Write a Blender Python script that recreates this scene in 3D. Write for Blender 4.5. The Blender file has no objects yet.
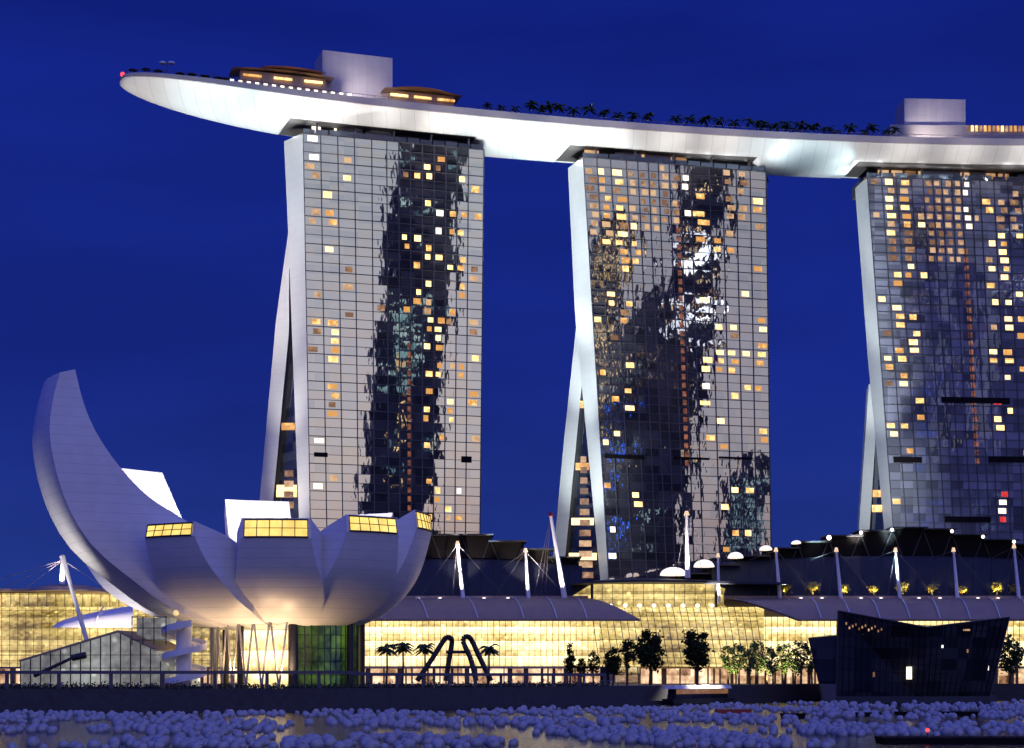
import bpy, bmesh, math, random
import numpy as np
from mathutils import Vector
R = math.radians
rnd = random.Random(7)
S = bpy.context.scene
COL = S.collection

# ------------------------------------------------------------------ camera
F = 1707.0          # focal length in pixels of the 1024 px wide frame
HZ = 672.0          # row of the horizon
CH = 9.0            # eye height over the water
cd = bpy.data.cameras.new('camera'); cam = bpy.data.objects.new('camera', cd); COL.objects.link(cam)
cam.location = (0, 0, CH); cam.rotation_euler = (R(90), 0, 0)
cd.sensor_width = 36; cd.lens = F * 36 / 1024
cd.shift_y = (HZ - 374) / 1024
cd.clip_start = 1; cd.clip_end = 20000
S.camera = cam

def X(px, y): return (px - 512) / F * y
def Z(py, y): return CH + (HZ - py) / F * y
def P(px, py, y): return Vector((X(px, y), y, Z(py, y)))

# ------------------------------------------------------------------ sky, twilight, exposure
S.view_settings.view_transform = 'Standard'; S.view_settings.look = 'None'
S.view_settings.exposure = 0; S.view_settings.gamma = 1; S.view_settings.use_curve_mapping = False
W = bpy.data.worlds.new('World'); S.world = W; W.use_nodes = True
SUNAZ = 149.0       # the sun has set behind the camera, to the right (clockwise from +Y)
def world():
    nt = W.node_tree; N = nt.nodes; L = nt.links
    bg = N['Background']; bg.inputs['Strength'].default_value = 0.1
    sk = N.new('ShaderNodeTexSky'); sk.sky_type = 'NISHITA'; sk.sun_disc = False
    sk.sun_elevation = R(-1.0); sk.sun_rotation = R(SUNAZ); sk.ozone_density = 1.0; sk.dust_density = 0.4; sk.air_density = 1.0
    tc = N.new('ShaderNodeTexCoord')
    sep = N.new('ShaderNodeSeparateXYZ'); L.new(tc.outputs['Generated'], sep.inputs[0])
    # dusk blue of the eastern half, a little lighter towards the horizon
    r1 = N.new('ShaderNodeValToRGB'); L.new(sep.outputs['Z'], r1.inputs[0])
    e = r1.color_ramp.elements
    e[0].position = 0.0; e[0].color = (0.019, 0.044, 0.245, 1)
    e[1].position = 0.36; e[1].color = (0.0056, 0.0160, 0.222, 1)
    m = e.new(0.17); m.color = (0.0085, 0.022, 0.232, 1)
    # thin uneven veil of cloud
    nz = N.new('ShaderNodeTexNoise'); nz.inputs['Scale'].default_value = 3.2; nz.inputs['Detail'].default_value = 5
    mp = N.new('ShaderNodeMapping'); mp.inputs['Scale'].default_value = (1, 1, 4.5); mp.inputs['Rotation'].default_value = (0.25, 0.15, 0)
    L.new(tc.outputs['Generated'], mp.inputs[0]); L.new(mp.outputs[0], nz.inputs['Vector'])
    mr = N.new('ShaderNodeMapRange'); mr.inputs[1].default_value = 0.35; mr.inputs[2].default_value = 0.75; mr.inputs[3].default_value = 0.84; mr.inputs[4].default_value = 1.2
    L.new(nz.outputs[0], mr.inputs[0])
    v = N.new('ShaderNodeVectorMath'); v.operation = 'SCALE'; L.new(r1.outputs[0], v.inputs[0]); L.new(mr.outputs[0], v.inputs['Scale'])
    # afterglow where the sun went down, bluer dome around it
    dot = N.new('ShaderNodeVectorMath'); dot.operation = 'DOT_PRODUCT'; L.new(tc.outputs['Generated'], dot.inputs[0])
    dot.inputs[1].default_value = Vector((math.sin(R(SUNAZ)), math.cos(R(SUNAZ)), 0.2)).normalized()
    mk = N.new('ShaderNodeMapRange'); mk.interpolation_type = 'SMOOTHSTEP'; mk.inputs[1].default_value = 0.80; mk.inputs[2].default_value = 0.97
    L.new(dot.outputs['Value'], mk.inputs[0])
    rt = N.new('ShaderNodeValToRGB'); L.new(sep.outputs['Z'], rt.inputs[0]); e = rt.color_ramp.elements
    e[0].position = 0.03; e[0].color = (0.10, 0.22, 1.0, 1); e[1].position = 0.42; e[1].color = (0.50, 0.56, 0.90, 1)
    m = e.new(0.13); m.color = (0.50, 0.58, 0.90, 1); m = e.new(0.20); m.color = (0.70, 0.71, 0.90, 1); m = e.new(0.29); m.color = (0.84, 0.82, 0.86, 1)
    tint = N.new('ShaderNodeVectorMath'); tint.operation = 'MULTIPLY'; L.new(sk.outputs[0], tint.inputs[0]); L.new(rt.outputs[0], tint.inputs[1])
    dome = N.new('ShaderNodeVectorMath'); dome.operation = 'SCALE'; dome.inputs[0].default_value = (0.12, 0.14, 0.66)
    mk2 = N.new('ShaderNodeMapRange'); mk2.interpolation_type = 'SMOOTHSTEP'; mk2.inputs[1].default_value = -0.45; mk2.inputs[2].default_value = 0.5
    L.new(dot.outputs['Value'], mk2.inputs[0]); L.new(mk2.outputs[0], dome.inputs['Scale'])
    a = N.new('ShaderNodeVectorMath'); L.new(v.outputs[0], a.inputs[0]); L.new(dome.outputs[0], a.inputs[1])
    b = N.new('ShaderNodeMix'); b.data_type = 'RGBA'; L.new(mk.outputs[0], b.inputs['Factor']); L.new(a.outputs[0], b.inputs['A']); L.new(tint.outputs[0], b.inputs['B'])
    x = N.new('ShaderNodeVectorMath'); x.operation = 'SCALE'; x.inputs['Scale'].default_value = 10.0
    L.new(b.outputs['Result'], x.inputs[0]); L.new(x.outputs[0], bg.inputs['Color'])
world()
sd = bpy.data.lights.new('twilight', 'SUN'); so = bpy.data.objects.new('twilight', sd); COL.objects.link(so)
sd.energy = 0.17; sd.angle = R(75); sd.color = (0.52, 0.58, 1.0)
so.rotation_euler = Vector((-math.sin(R(SUNAZ)), -math.cos(R(SUNAZ)), -0.25)).to_track_quat('-Z', 'Y').to_euler()

# ------------------------------------------------------------------ helpers
class MB:
    def __init__(s): s.v = []; s.f = []; s.m = []; s.sm = []
    def add(s, vs, fs, mi=0, smooth=False):
        b = len(s.v); s.v += [tuple(v) for v in vs]
        for f in fs: s.f.append(tuple(b + i for i in f)); s.m.append(mi); s.sm.append(smooth)
        return s
    def quad(s, a, b, c, d, mi=0): return s.add([a, b, c, d], [(0, 1, 2, 3)], mi)
    def hexa(s, p, mi=0):   # 8 points: bottom 4, top 4
        return s.add(p, [(3, 2, 1, 0), (4, 5, 6, 7), (0, 1, 5, 4), (1, 2, 6, 5), (2, 3, 7, 6), (3, 0, 4, 7)], mi)
    def box(s, c, d, rz=0, mi=0):
        cx, cy, cz = c; a, b, h = d[0] / 2, d[1] / 2, d[2] / 2; co, si = math.cos(rz), math.sin(rz)
        p = [(cx + x * co - y * si, cy + x * si + y * co, cz + z) for z in (-h, h) for x, y in ((-a, -b), (a, -b), (a, b), (-a, b))]
        return s.hexa(p, mi)
    def bar(s, a, b, r, r2=None, n=6, mi=0, cap=True):
        a = Vector(a); b = Vector(b); r2 = r if r2 is None else r2
        d = (b - a).normalized(); u = d.orthogonal().normalized(); w = d.cross(u)
        vs = []
        for p, rr in ((a, r), (b, r2)):
            for i in range(n):
                t = 2 * math.pi * i / n; vs.append(p + (u * math.cos(t) + w * math.sin(t)) * rr)
        fs = [(i, (i + 1) % n, n + (i + 1) % n, n + i) for i in range(n)]
        s.add(vs, fs, mi, True)
        if cap: s.add(vs, [tuple(range(n))[::-1], tuple(range(n, 2 * n))], mi)
        return s
    def tube(s, pts, r, n=6, mi=0):
        for i in range(len(pts) - 1):
            ra = r[i] if isinstance(r, (list, tuple)) else r; rb = r[i + 1] if isinstance(r, (list, tuple)) else r
            s.bar(pts[i], pts[i + 1], ra, rb, n, mi)
        return s
    def ball(s, c, r, n=8, m=6, mi=0, sz=1.0):
        vs = []; fs = []
        for j in range(m + 1):
            t = math.pi * j / m
            for i in range(n):
                p = 2 * math.pi * i / n
                vs.append((c[0] + r * math.sin(t) * math.cos(p), c[1] + r * math.sin(t) * math.sin(p), c[2] + r * sz * math.cos(t)))
        for j in range(m):
            for i in range(n): fs.append((j * n + i, (j + 1) * n + i, (j + 1) * n + (i + 1) % n, j * n + (i + 1) % n))
        return s.add(vs, fs, mi, True)
    def grid(s, rows, mi=0, smooth=True, close=False):
        nr = len(rows); nc = len(rows[0]); vs = [p for r in rows for p in r]
        fs = [(j * nc + i, j * nc + i + 1, (j + 1) * nc + i + 1, (j + 1) * nc + i) for j in range(nr - 1) for i in range(nc - 1)]
        return s.add(vs, fs, mi, smooth)
    def prism(s, poly, z0, z1, mi=0):
        n = len(poly); vs = [(x, y, z0) for x, y in poly] + [(x, y, z1) for x, y in poly]
        fs = [tuple(range(n))[::-1], tuple(range(n, 2 * n))] + [(i, (i + 1) % n, n + (i + 1) % n, n + i) for i in range(n)]
        return s.add(vs, fs, mi)
    def build(s, name, mats, parent=None, loc=None):
        me = bpy.data.meshes.new(name); off = Vector(loc) if loc is not None else Vector((0, 0, 0))
        if parent is not None: off = off + Vector(parent['_o'])
        me.from_pydata([tuple(Vector(v) - off) for v in s.v], [], s.f)
        for m in (mats if isinstance(mats, (list, tuple)) else [mats]): me.materials.append(m)
        me.polygons.foreach_set('material_index', s.m); me.polygons.foreach_set('use_smooth', s.sm)
        me.update()
        o = bpy.data.objects.new(name, me); COL.objects.link(o)
        o['_o'] = tuple(off)
        if parent is not None:
            o.parent = parent; o.location = off - Vector(parent['_o'])
        else: o.location = off
        return o

def tag(o, label=None, cat=None, group=None, kind=None):
    if label: o['label'] = label
    if cat: o['category'] = cat
    if group: o['group'] = group
    if kind: o['kind'] = kind
    return o
def thing(name, loc, label, cat, group=None):
    o = bpy.data.objects.new(name, None); COL.objects.link(o); o.location = loc; o['_o'] = tuple(loc)
    o.empty_display_size = 0.5
    return tag(o, label, cat, group)
def clone(o, loc=None, rz=0, sc=1, label=None, parent=None):
    c = o.copy(); COL.objects.link(c)
    if parent is not None: c.parent = parent
    if loc is not None: c.location = loc; c.rotation_euler = (0, 0, rz); c.scale = (sc, sc, sc)
    if label: c['label'] = label
    for ch in o.children: clone(ch, parent=c)
    return c

# ------------------------------------------------------------------ materials
def mat(name, col, rough=0.6, metal=0.0, var=0.15, scale=0.3, bump=0.0, emit=None, es=0.0, spec=0.5, seam=None, seamx=None, seamk=0.13):
    m = bpy.data.materials.new(name); m.use_nodes = True; nt = m.node_tree; N = nt.nodes; L = nt.links
    b = N['Principled BSDF']; b.inputs['Roughness'].default_value = rough; b.inputs['Metallic'].default_value = metal
    b.inputs['Specular IOR Level'].default_value = spec
    geo = N.new('ShaderNodeNewGeometry')
    nz = N.new('ShaderNodeTexNoise'); nz.inputs['Scale'].default_value = scale; nz.inputs['Detail'].default_value = 6
    L.new(geo.outputs['Position'], nz.inputs['Vector'])
    mx = N.new('ShaderNodeMix'); mx.data_type = 'RGBA'
    mx.inputs['A'].default_value = (*[c * (1 - var) for c in col], 1); mx.inputs['B'].default_value = (*[min(1, c * (1 + var)) for c in col], 1)
    L.new(nz.outputs[0], mx.inputs['Factor'])
    out = mx.outputs['Result']
    if seam:    # panel joints every «seam» metres in height
        sp = N.new('ShaderNodeSeparateXYZ'); L.new(geo.outputs['Position'], sp.inputs[0])
        d = N.new('ShaderNodeMath'); d.operation = 'DIVIDE'; L.new(sp.outputs['Z'], d.inputs[0]); d.inputs[1].default_value = seam
        fr = N.new('ShaderNodeMath'); fr.operation = 'FRACT'; L.new(d.outputs[0], fr.inputs[0])
        lt = N.new('ShaderNodeMath'); lt.operation = 'LESS_THAN'; L.new(fr.outputs[0], lt.inputs[0]); lt.inputs[1].default_value = 0.045
        mm = N.new('ShaderNodeMath'); mm.operation = 'MULTIPLY'; L.new(lt.outputs[0], mm.inputs[0]); mm.inputs[1].default_value = seamk
        m2 = N.new('ShaderNodeMix'); m2.data_type = 'RGBA'; L.new(mm.outputs[0], m2.inputs['Factor']); L.new(out, m2.inputs['A']); m2.inputs['B'].default_value = (0.08, 0.08, 0.09, 1)
        out = m2.outputs['Result']
    if seamx:
        sp = N.new('ShaderNodeSeparateXYZ'); L.new(geo.outputs['Position'], sp.inputs[0])
        d = N.new('ShaderNodeMath'); d.operation = 'DIVIDE'; L.new(sp.outputs['X'], d.inputs[0]); d.inputs[1].default_value = seamx
        fr = N.new('ShaderNodeMath'); fr.operation = 'FRACT'; L.new(d.outputs[0], fr.inputs[0])
        lt = N.new('ShaderNodeMath'); lt.operation = 'LESS_THAN'; L.new(fr.outputs[0], lt.inputs[0]); lt.inputs[1].default_value = 0.04
        fl = N.new('ShaderNodeMath'); fl.operation = 'FLOOR'; L.new(d.outputs[0], fl.inputs[0])
        wn = N.new('ShaderNodeTexWhiteNoise'); wn.noise_dimensions = '1D'; L.new(fl.outputs[0], wn.inputs['W'])
        mm = N.new('ShaderNodeMath'); mm.operation = 'MULTIPLY_ADD'; L.new(lt.outputs[0], mm.inputs[0]); mm.inputs[1].default_value = .3
        m5 = N.new('ShaderNodeMath'); m5.operation = 'MULTIPLY'; L.new(wn.outputs['Value'], m5.inputs[0]); m5.inputs[1].default_value = .12; L.new(m5.outputs[0], mm.inputs[2])
        m2 = N.new('ShaderNodeMix'); m2.data_type = 'RGBA'; L.new(mm.outputs[0], m2.inputs['Factor']); L.new(out, m2.inputs['A']); m2.inputs['B'].default_value = (0.15, 0.15, 0.16, 1)
        out = m2.outputs['Result']
    L.new(out, b.inputs['Base Color'])
    if bump:
        bp = N.new('ShaderNodeBump'); bp.inputs['Strength'].default_value = bump; bp.inputs['Distance'].default_value = 0.2
        L.new(nz.outputs[0], bp.inputs['Height']); L.new(bp.outputs[0], b.inputs['Normal'])
    if emit:
        b.inputs['Emission Color'].default_value = (*emit, 1); b.inputs['Emission Strength'].default_value = es
    return m

def lit_mat(name, c1, c2, s1, s2, cell=(2.0, 2.0, 2.4), spots=0.0, objrand=0.0, noise=0.08, blk=0.14, storey=0, stk=0.0, nzk=1.0):
    """Lit glazing: every pane its own brightness, with lamps and fittings dimly readable behind it."""
    m = bpy.data.materials.new(name); m.use_nodes = True; nt = m.node_tree; N = nt.nodes; L = nt.links
    b = N['Principled BSDF']; b.inputs['Base Color'].default_value = (0.03, 0.03, 0.03, 1); b.inputs['Roughness'].default_value = 0.15
    geo = N.new('ShaderNodeNewGeometry')
    dv = N.new('ShaderNodeVectorMath'); dv.operation = 'DIVIDE'; L.new(geo.outputs['Position'], dv.inputs[0]); dv.inputs[1].default_value = cell
    fl = N.new('ShaderNodeVectorMath'); fl.operation = 'FLOOR'; L.new(dv.outputs[0], fl.inputs[0])
    wn = N.new('ShaderNodeTexWhiteNoise'); L.new(fl.outputs[0], wn.inputs['Vector'])
    nz = N.new('ShaderNodeTexNoise'); nz.inputs['Scale'].default_value = noise; nz.inputs['Detail'].default_value = 4; L.new(geo.outputs['Position'], nz.inputs['Vector'])
    n2 = N.new('ShaderNodeTexNoise'); n2.inputs['Scale'].default_value = 0.7; n2.inputs['Detail'].default_value = 3; L.new(geo.outputs['Position'], n2.inputs['Vector'])
    av = N.new('ShaderNodeMath'); av.operation = 'MULTIPLY_ADD'; L.new(wn.outputs['Value'], av.inputs[0]); av.inputs[1].default_value = blk; av.inputs[2].default_value = -blk / 2
    nk = N.new('ShaderNodeMath'); nk.operation = 'MULTIPLY_ADD'; L.new(nz.outputs[0], nk.inputs[0]); nk.inputs[1].default_value = nzk; nk.inputs[2].default_value = .5 * (1 - nzk)
    ad = N.new('ShaderNodeMath'); ad.operation = 'ADD'; L.new(av.outputs[0], ad.inputs[0]); L.new(nk.outputs[0], ad.inputs[1])
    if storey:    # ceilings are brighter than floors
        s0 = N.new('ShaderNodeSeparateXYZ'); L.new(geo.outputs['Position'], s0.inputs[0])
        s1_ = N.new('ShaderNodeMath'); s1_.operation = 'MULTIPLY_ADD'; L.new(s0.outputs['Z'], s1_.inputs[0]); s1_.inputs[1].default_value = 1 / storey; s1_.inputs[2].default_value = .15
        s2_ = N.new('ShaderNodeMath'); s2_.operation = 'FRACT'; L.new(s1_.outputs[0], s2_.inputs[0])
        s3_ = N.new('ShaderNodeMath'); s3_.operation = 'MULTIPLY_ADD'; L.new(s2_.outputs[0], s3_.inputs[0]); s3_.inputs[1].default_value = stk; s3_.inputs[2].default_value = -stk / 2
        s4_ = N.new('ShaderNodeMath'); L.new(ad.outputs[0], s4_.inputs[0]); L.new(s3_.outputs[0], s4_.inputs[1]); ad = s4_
    a3 = N.new('ShaderNodeMath'); a3.operation = 'MULTIPLY_ADD'; L.new(n2.outputs[0], a3.inputs[0]); a3.inputs[1].default_value = 0.5; L.new(ad.outputs[0], a3.inputs[2])
    src = a3.outputs[0]
    if objrand:
        oi = N.new('ShaderNodeObjectInfo'); o2 = N.new('ShaderNodeMath'); o2.operation = 'MULTIPLY_ADD'; L.new(oi.outputs['Random'], o2.inputs[0]); o2.inputs[1].default_value = objrand; L.new(src, o2.inputs[2])
        o3 = N.new('ShaderNodeMath'); o3.operation = 'SUBTRACT'; L.new(o2.outputs[0], o3.inputs[0]); o3.inputs[1].default_value = objrand / 2; src = o3.outputs[0]
    mr = N.new('ShaderNodeMapRange'); mr.inputs[1].default_value = 0.45; mr.inputs[2].default_value = 1.05; L.new(src, mr.inputs[0])
    mx = N.new('ShaderNodeMix'); mx.data_type = 'RGBA'; mx.inputs['A'].default_value = (*c1, 1); mx.inputs['B'].default_value = (*c2, 1); L.new(mr.outputs[0], mx.inputs['Factor'])
    st = N.new('ShaderNodeMapRange'); st.inputs[3].default_value = s1; st.inputs[4].default_value = s2; L.new(mr.outputs[0], st.inputs[0])
    so_ = st.outputs[0]
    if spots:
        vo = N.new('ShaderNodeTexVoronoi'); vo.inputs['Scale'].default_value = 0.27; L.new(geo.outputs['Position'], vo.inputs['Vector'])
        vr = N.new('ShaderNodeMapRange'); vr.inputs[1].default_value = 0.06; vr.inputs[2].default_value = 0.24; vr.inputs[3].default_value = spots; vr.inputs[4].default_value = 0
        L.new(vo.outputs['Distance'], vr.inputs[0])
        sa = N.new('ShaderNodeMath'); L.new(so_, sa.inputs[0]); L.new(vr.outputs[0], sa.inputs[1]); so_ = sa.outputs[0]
    L.new(mx.outputs['Result'], b.inputs['Emission Color']); L.new(so_, b.inputs['Emission Strength'])
    return m

def glass_mat(name, refl, body, tint=(1, 1, 1), wav=0.35, wscale=0.16, rough=0.02):
    """Coated curtain-wall glass: mirror-like, not quite flat."""
    m = bpy.data.materials.new(name); m.use_nodes = True; nt = m.node_tree; N = nt.nodes; L = nt.links
    N.remove(N['Principled BSDF']); out = N['Material Output']
    geo = N.new('ShaderNodeNewGeometry')
    mp = N.new('ShaderNodeMapping'); mp.inputs['Scale'].default_value = (1, 1, 0.45); L.new(geo.outputs['Position'], mp.inputs[0])
    nz = N.new('ShaderNodeTexNoise'); nz.inputs['Scale'].default_value = wscale; nz.inputs['Detail'].default_value = 3; L.new(mp.outputs[0], nz.inputs['Vector'])
    bp = N.new('ShaderNodeBump'); bp.inputs['Strength'].default_value = wav; bp.inputs['Distance'].default_value = 0.12; L.new(nz.outputs[0], bp.inputs['Height'])
    gl = N.new('ShaderNodeBsdfGlossy'); gl.inputs['Roughness'].default_value = rough; gl.inputs['Color'].default_value = (*tint, 1); L.new(bp.outputs[0], gl.inputs['Normal'])
    # drawn and open curtains: each room a slightly different dark body tone
    dv = N.new('ShaderNodeVectorMath'); dv.operation = 'DIVIDE'; L.new(geo.outputs['Position'], dv.inputs[0]); dv.inputs[1].default_value = (5.0, 500, 3.2)
    fl = N.new('ShaderNodeVectorMath'); fl.operation = 'FLOOR'; L.new(dv.outputs[0], fl.inputs[0])
    wn = N.new('ShaderNodeTexWhiteNoise'); L.new(fl.outputs[0], wn.inputs['Vector'])
    cr = N.new('ShaderNodeValToRGB'); L.new(wn.outputs['Value'], cr.inputs[0])
    cr.color_ramp.elements[0].color = (*body, 1); cr.color_ramp.elements[1].color = (*[min(1, c * 3 + 0.02) for c in body], 1)
    df = N.new('ShaderNodeBsdfDiffuse'); L.new(cr.outputs[0], df.inputs['Color'])
    fr = N.new('ShaderNodeFresnel'); fr.inputs[0].default_value = 1.5
    fa = N.new('ShaderNodeMath'); fa.operation = 'MULTIPLY_ADD'; L.new(fr.outputs[0], fa.inputs[0]); fa.inputs[1].default_value = 0.6; fa.inputs[2].default_value = refl; fa.use_clamp = True
    c2 = N.new('ShaderNodeValToRGB'); L.new(wn.outputs['Value'], c2.inputs[0]); q = c2.color_ramp.elements
    q[0].color = (*[tint[i] * (.86, .88, .92)[i] for i in range(3)], 1); q[1].color = (*[tint[i] * (1.0, .93, .84)[i] for i in range(3)], 1); z_ = q.new(.45); z_.color = (*tint, 1)
    L.new(c2.outputs[0], gl.inputs['Color'])
    ms = N.new('ShaderNodeMixShader'); L.new(fa.outputs[0], ms.inputs[0]); L.new(df.outputs[0], ms.inputs[1]); L.new(gl.outputs[0], ms.inputs[2])
    L.new(ms.outputs[0], out.inputs[0])
    return m

M = {}
M['concrete'] = mat('pale_cladding', (0.62, 0.62, 0.6), 0.55, var=0.08, scale=0.12, seam=3.2)
M['concrete_warm'] = mat('warm_stone', (0.16, 0.11, 0.09), 0.7, var=.2)
M['hull'] = mat('hull_panels', (0.66, 0.67, 0.68), 0.45, var=0.10, scale=0.15, seamx=5.0)
M['fascia'] = mat('fascia_metal', (0.36, 0.33, 0.33), 0.5, var=0.12, scale=0.3)
M['dark'] = mat('dark_metal', (0.025, 0.025, 0.03), 0.5, var=0.2)
M['black'] = mat('black_metal', (0.010, 0.008, 0.008), 0.8, var=0.2, spec=.1)
M['mullion'] = mat('mullion_metal', (0.07, 0.07, 0.075), 0.5, var=0.1)
M['white'] = mat('white_paint', (0.78, 0.77, 0.75), 0.45, var=0.05)
M['petal'] = mat('petal_panels', (0.72, 0.70, 0.71), 0.42, var=0.12, scale=0.3, seam=2.2, seamk=.3)
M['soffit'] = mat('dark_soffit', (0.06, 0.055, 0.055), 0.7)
M['roofgrey'] = mat('roof_sheet', (0.36, 0.26, 0.18), 0.6, var=0.15, scale=0.4)
M['roofblue'] = mat('blue_roof_sheet', (0.025, 0.03, 0.05), 0.55, var=0.25, scale=0.3, spec=.25)
M['box'] = mat('plant_room_panels', (0.5, 0.47, 0.48), 0.6, var=0.12, scale=0.3, seam=3.0, seamx=2.5)
M['deck'] = mat('timber_deck', (0.12, 0.09, 0.07), 0.7)
M['rail'] = mat('rail_steel', (0.09, 0.08, 0.095), 0.5, 0.0)
M['paving'] = mat('stone_paving', (0.13, 0.12, 0.11), 0.7, var=0.3, scale=0.5)
M['quay'] = mat('quay_stone', (0.05, 0.047, 0.05), 0.8, var=0.4, scale=0.6)
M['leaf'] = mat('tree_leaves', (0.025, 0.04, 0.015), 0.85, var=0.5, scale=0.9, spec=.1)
M['palmleaf'] = mat('palm_leaves', (0.05, 0.09, 0.03), 0.55, var=0.5, scale=0.9)
M['bark'] = mat('tree_bark', (0.07, 0.05, 0.035), 0.9)
M['sphere'] = mat('white_vinyl', (0.40, 0.40, 0.42), 0.3, var=0.4, scale=0.6)
M['red'] = mat('red_paint', (0.35, 0.02, 0.015), 0.4)
M['amberroof'] = mat('amber_sheet', (0.42, 0.29, 0.22), 0.5, var=0.2)
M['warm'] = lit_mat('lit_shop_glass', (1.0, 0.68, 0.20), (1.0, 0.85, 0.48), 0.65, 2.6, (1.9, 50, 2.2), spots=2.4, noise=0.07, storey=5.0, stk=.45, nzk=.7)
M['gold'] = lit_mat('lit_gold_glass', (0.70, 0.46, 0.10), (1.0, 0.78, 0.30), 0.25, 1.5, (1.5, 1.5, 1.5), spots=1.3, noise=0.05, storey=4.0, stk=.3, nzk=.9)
M['shop'] = lit_mat('shop_front_glass', (0.75, 0.32, 0.13), (1.0, 0.76, 0.48), 0.12, 1.7, (3.3, 50, 2.6), spots=1.4, noise=0.16, blk=.35)
M['skylight'] = lit_mat('lit_skylight', (1.0, 0.62, 0.10), (1.0, 0.74, 0.22), 0.95, 1.6, (2.4, 2.4, 30), noise=0.1)
M['room'] = lit_mat('lit_room', (1.0, 0.46, 0.10), (1.0, 0.72, 0.30), 0.75, 2.4, (1.1, 90, 0.9), objrand=0.9, noise=0.3, blk=.2)
M['roomdim'] = lit_mat('dim_lit_room', (0.9, 0.42, 0.16), (1.0, 0.62, 0.32), 0.22, 0.75, (1.1, 90, 0.9), objrand=0.8, noise=0.3, blk=.2)
M['roomwhite'] = lit_mat('white_lit_room', (1.0, 0.8, 0.55), (1.0, 0.92, 0.78), 1.6, 2.4, (90, 90, 90), objrand=0.3, noise=0.1)
M['roomred'] = lit_mat('red_lit_room', (1.0, 0.03, 0.03), (1.0, 0.08, 0.05), 0.5, 1.0, (1.3, 90, 1.6), noise=0.4)
M['stairred'] = lit_mat('stair_lamps', (0.6, 0.16, 0.06), (0.9, 0.32, 0.14), 0.02, 0.5, (90, 90, 1.1), noise=0.6)
M['atrium'] = lit_mat('atrium_glass', (0.5, 0.25, 0.06), (1.0, 0.6, 0.2), 0.0, 0.35, (4, 4, 3.3), noise=0.15)
M['green'] = lit_mat('green_lit_glass', (0.01, 0.06, 0.01), (0.14, 0.26, 0.03), 0.01, 0.75, (2, 2, 3), noise=0.2)
M['lamp'] = mat('lamp_glow', (0.8, 0.8, 0.8), emit=(1.0, 0.8, 0.5), es=5)
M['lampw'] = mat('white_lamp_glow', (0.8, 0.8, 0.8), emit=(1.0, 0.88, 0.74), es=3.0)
M['roof_end'] = mat('roof_end_glow', (0.8, 0.8, 0.8), emit=(1.0, 0.84, 0.66), es=1.25)
M['lampy'] = mat('yellow_lamp_glow', (0.8, 0.8, 0.8), emit=(0.9, 0.6, 0.12), es=1.0)
M['lampr'] = mat('red_lamp_glow', (0.8, 0.1, 0.1), emit=(1.0, 0.05, 0.04), es=2.5)
M['glass1'] = glass_mat('tower_glass_pale', 0.54, (0.05, 0.05, 0.05), (0.93, 0.96, 0.93), wav=0.28)
M['glass2'] = glass_mat('tower_glass_mid', 0.40, (0.04, 0.038, 0.038), (0.90, 0.90, 0.93), wav=0.5)
M['glass3'] = glass_mat('tower_glass_dark', 0.05, (0.095, 0.095, 0.11), (0.7, 0.8, 1.0))
M['pavglass'] = glass_mat('pavilion_glass', 0.0, (0.006, 0.006, 0.007), (0.35, 0.38, 0.42), wav=0.3)
M['darkglass'] = glass_mat('dark_glass', 0.10, (0.008, 0.009, 0.012), (0.8, 0.85, 1.0), wav=0.2)
M['crownglass'] = glass_mat('terrace_glass', 0.14, (0.42, 0.45, 0.48), (0.9, 0.95, 1.0), wav=0.6, wscale=0.5, rough=0.1)

def frosted():
    m = bpy.data.materials.new('frosted_terrace_glass'); m.use_nodes = True; nt = m.node_tree; N = nt.nodes; L = nt.links; N.remove(N['Principled BSDF'])
    a = N.new('ShaderNodeBsdfDiffuse'); a.inputs[0].default_value = (.30, .34, .38, 1); t = N.new('ShaderNodeBsdfTranslucent'); t.inputs[0].default_value = (.62, .72, .80, 1)
    x = N.new('ShaderNodeMixShader'); x.inputs[0].default_value = .55; L.new(a.outputs[0], x.inputs[1]); L.new(t.outputs[0], x.inputs[2])
    g = N.new('ShaderNodeBsdfGlossy'); g.inputs['Roughness'].default_value = .15; y = N.new('ShaderNodeMixShader'); y.inputs[0].default_value = .08; L.new(x.outputs[0], y.inputs[1]); L.new(g.outputs[0], y.inputs[2])
    L.new(y.outputs[0], N['Material Output'].inputs[0]); return m
M['crownglass'] = frosted()
def spot(loc, to, power, ang=60, col=(1, 1, 1), blend=0.6, size=0.3):
    l = bpy.data.lights.new('floodlight', 'SPOT'); o = bpy.data.objects.new('floodlight', l); COL.objects.link(o)
    l.energy = power; l.spot_size = R(ang); l.spot_blend = blend; l.color = col; l.shadow_soft_size = size
    o.location = loc; o.rotation_euler = (Vector(to) - Vector(loc)).to_track_quat('-Z', 'Y').to_euler()
    return o

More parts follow.
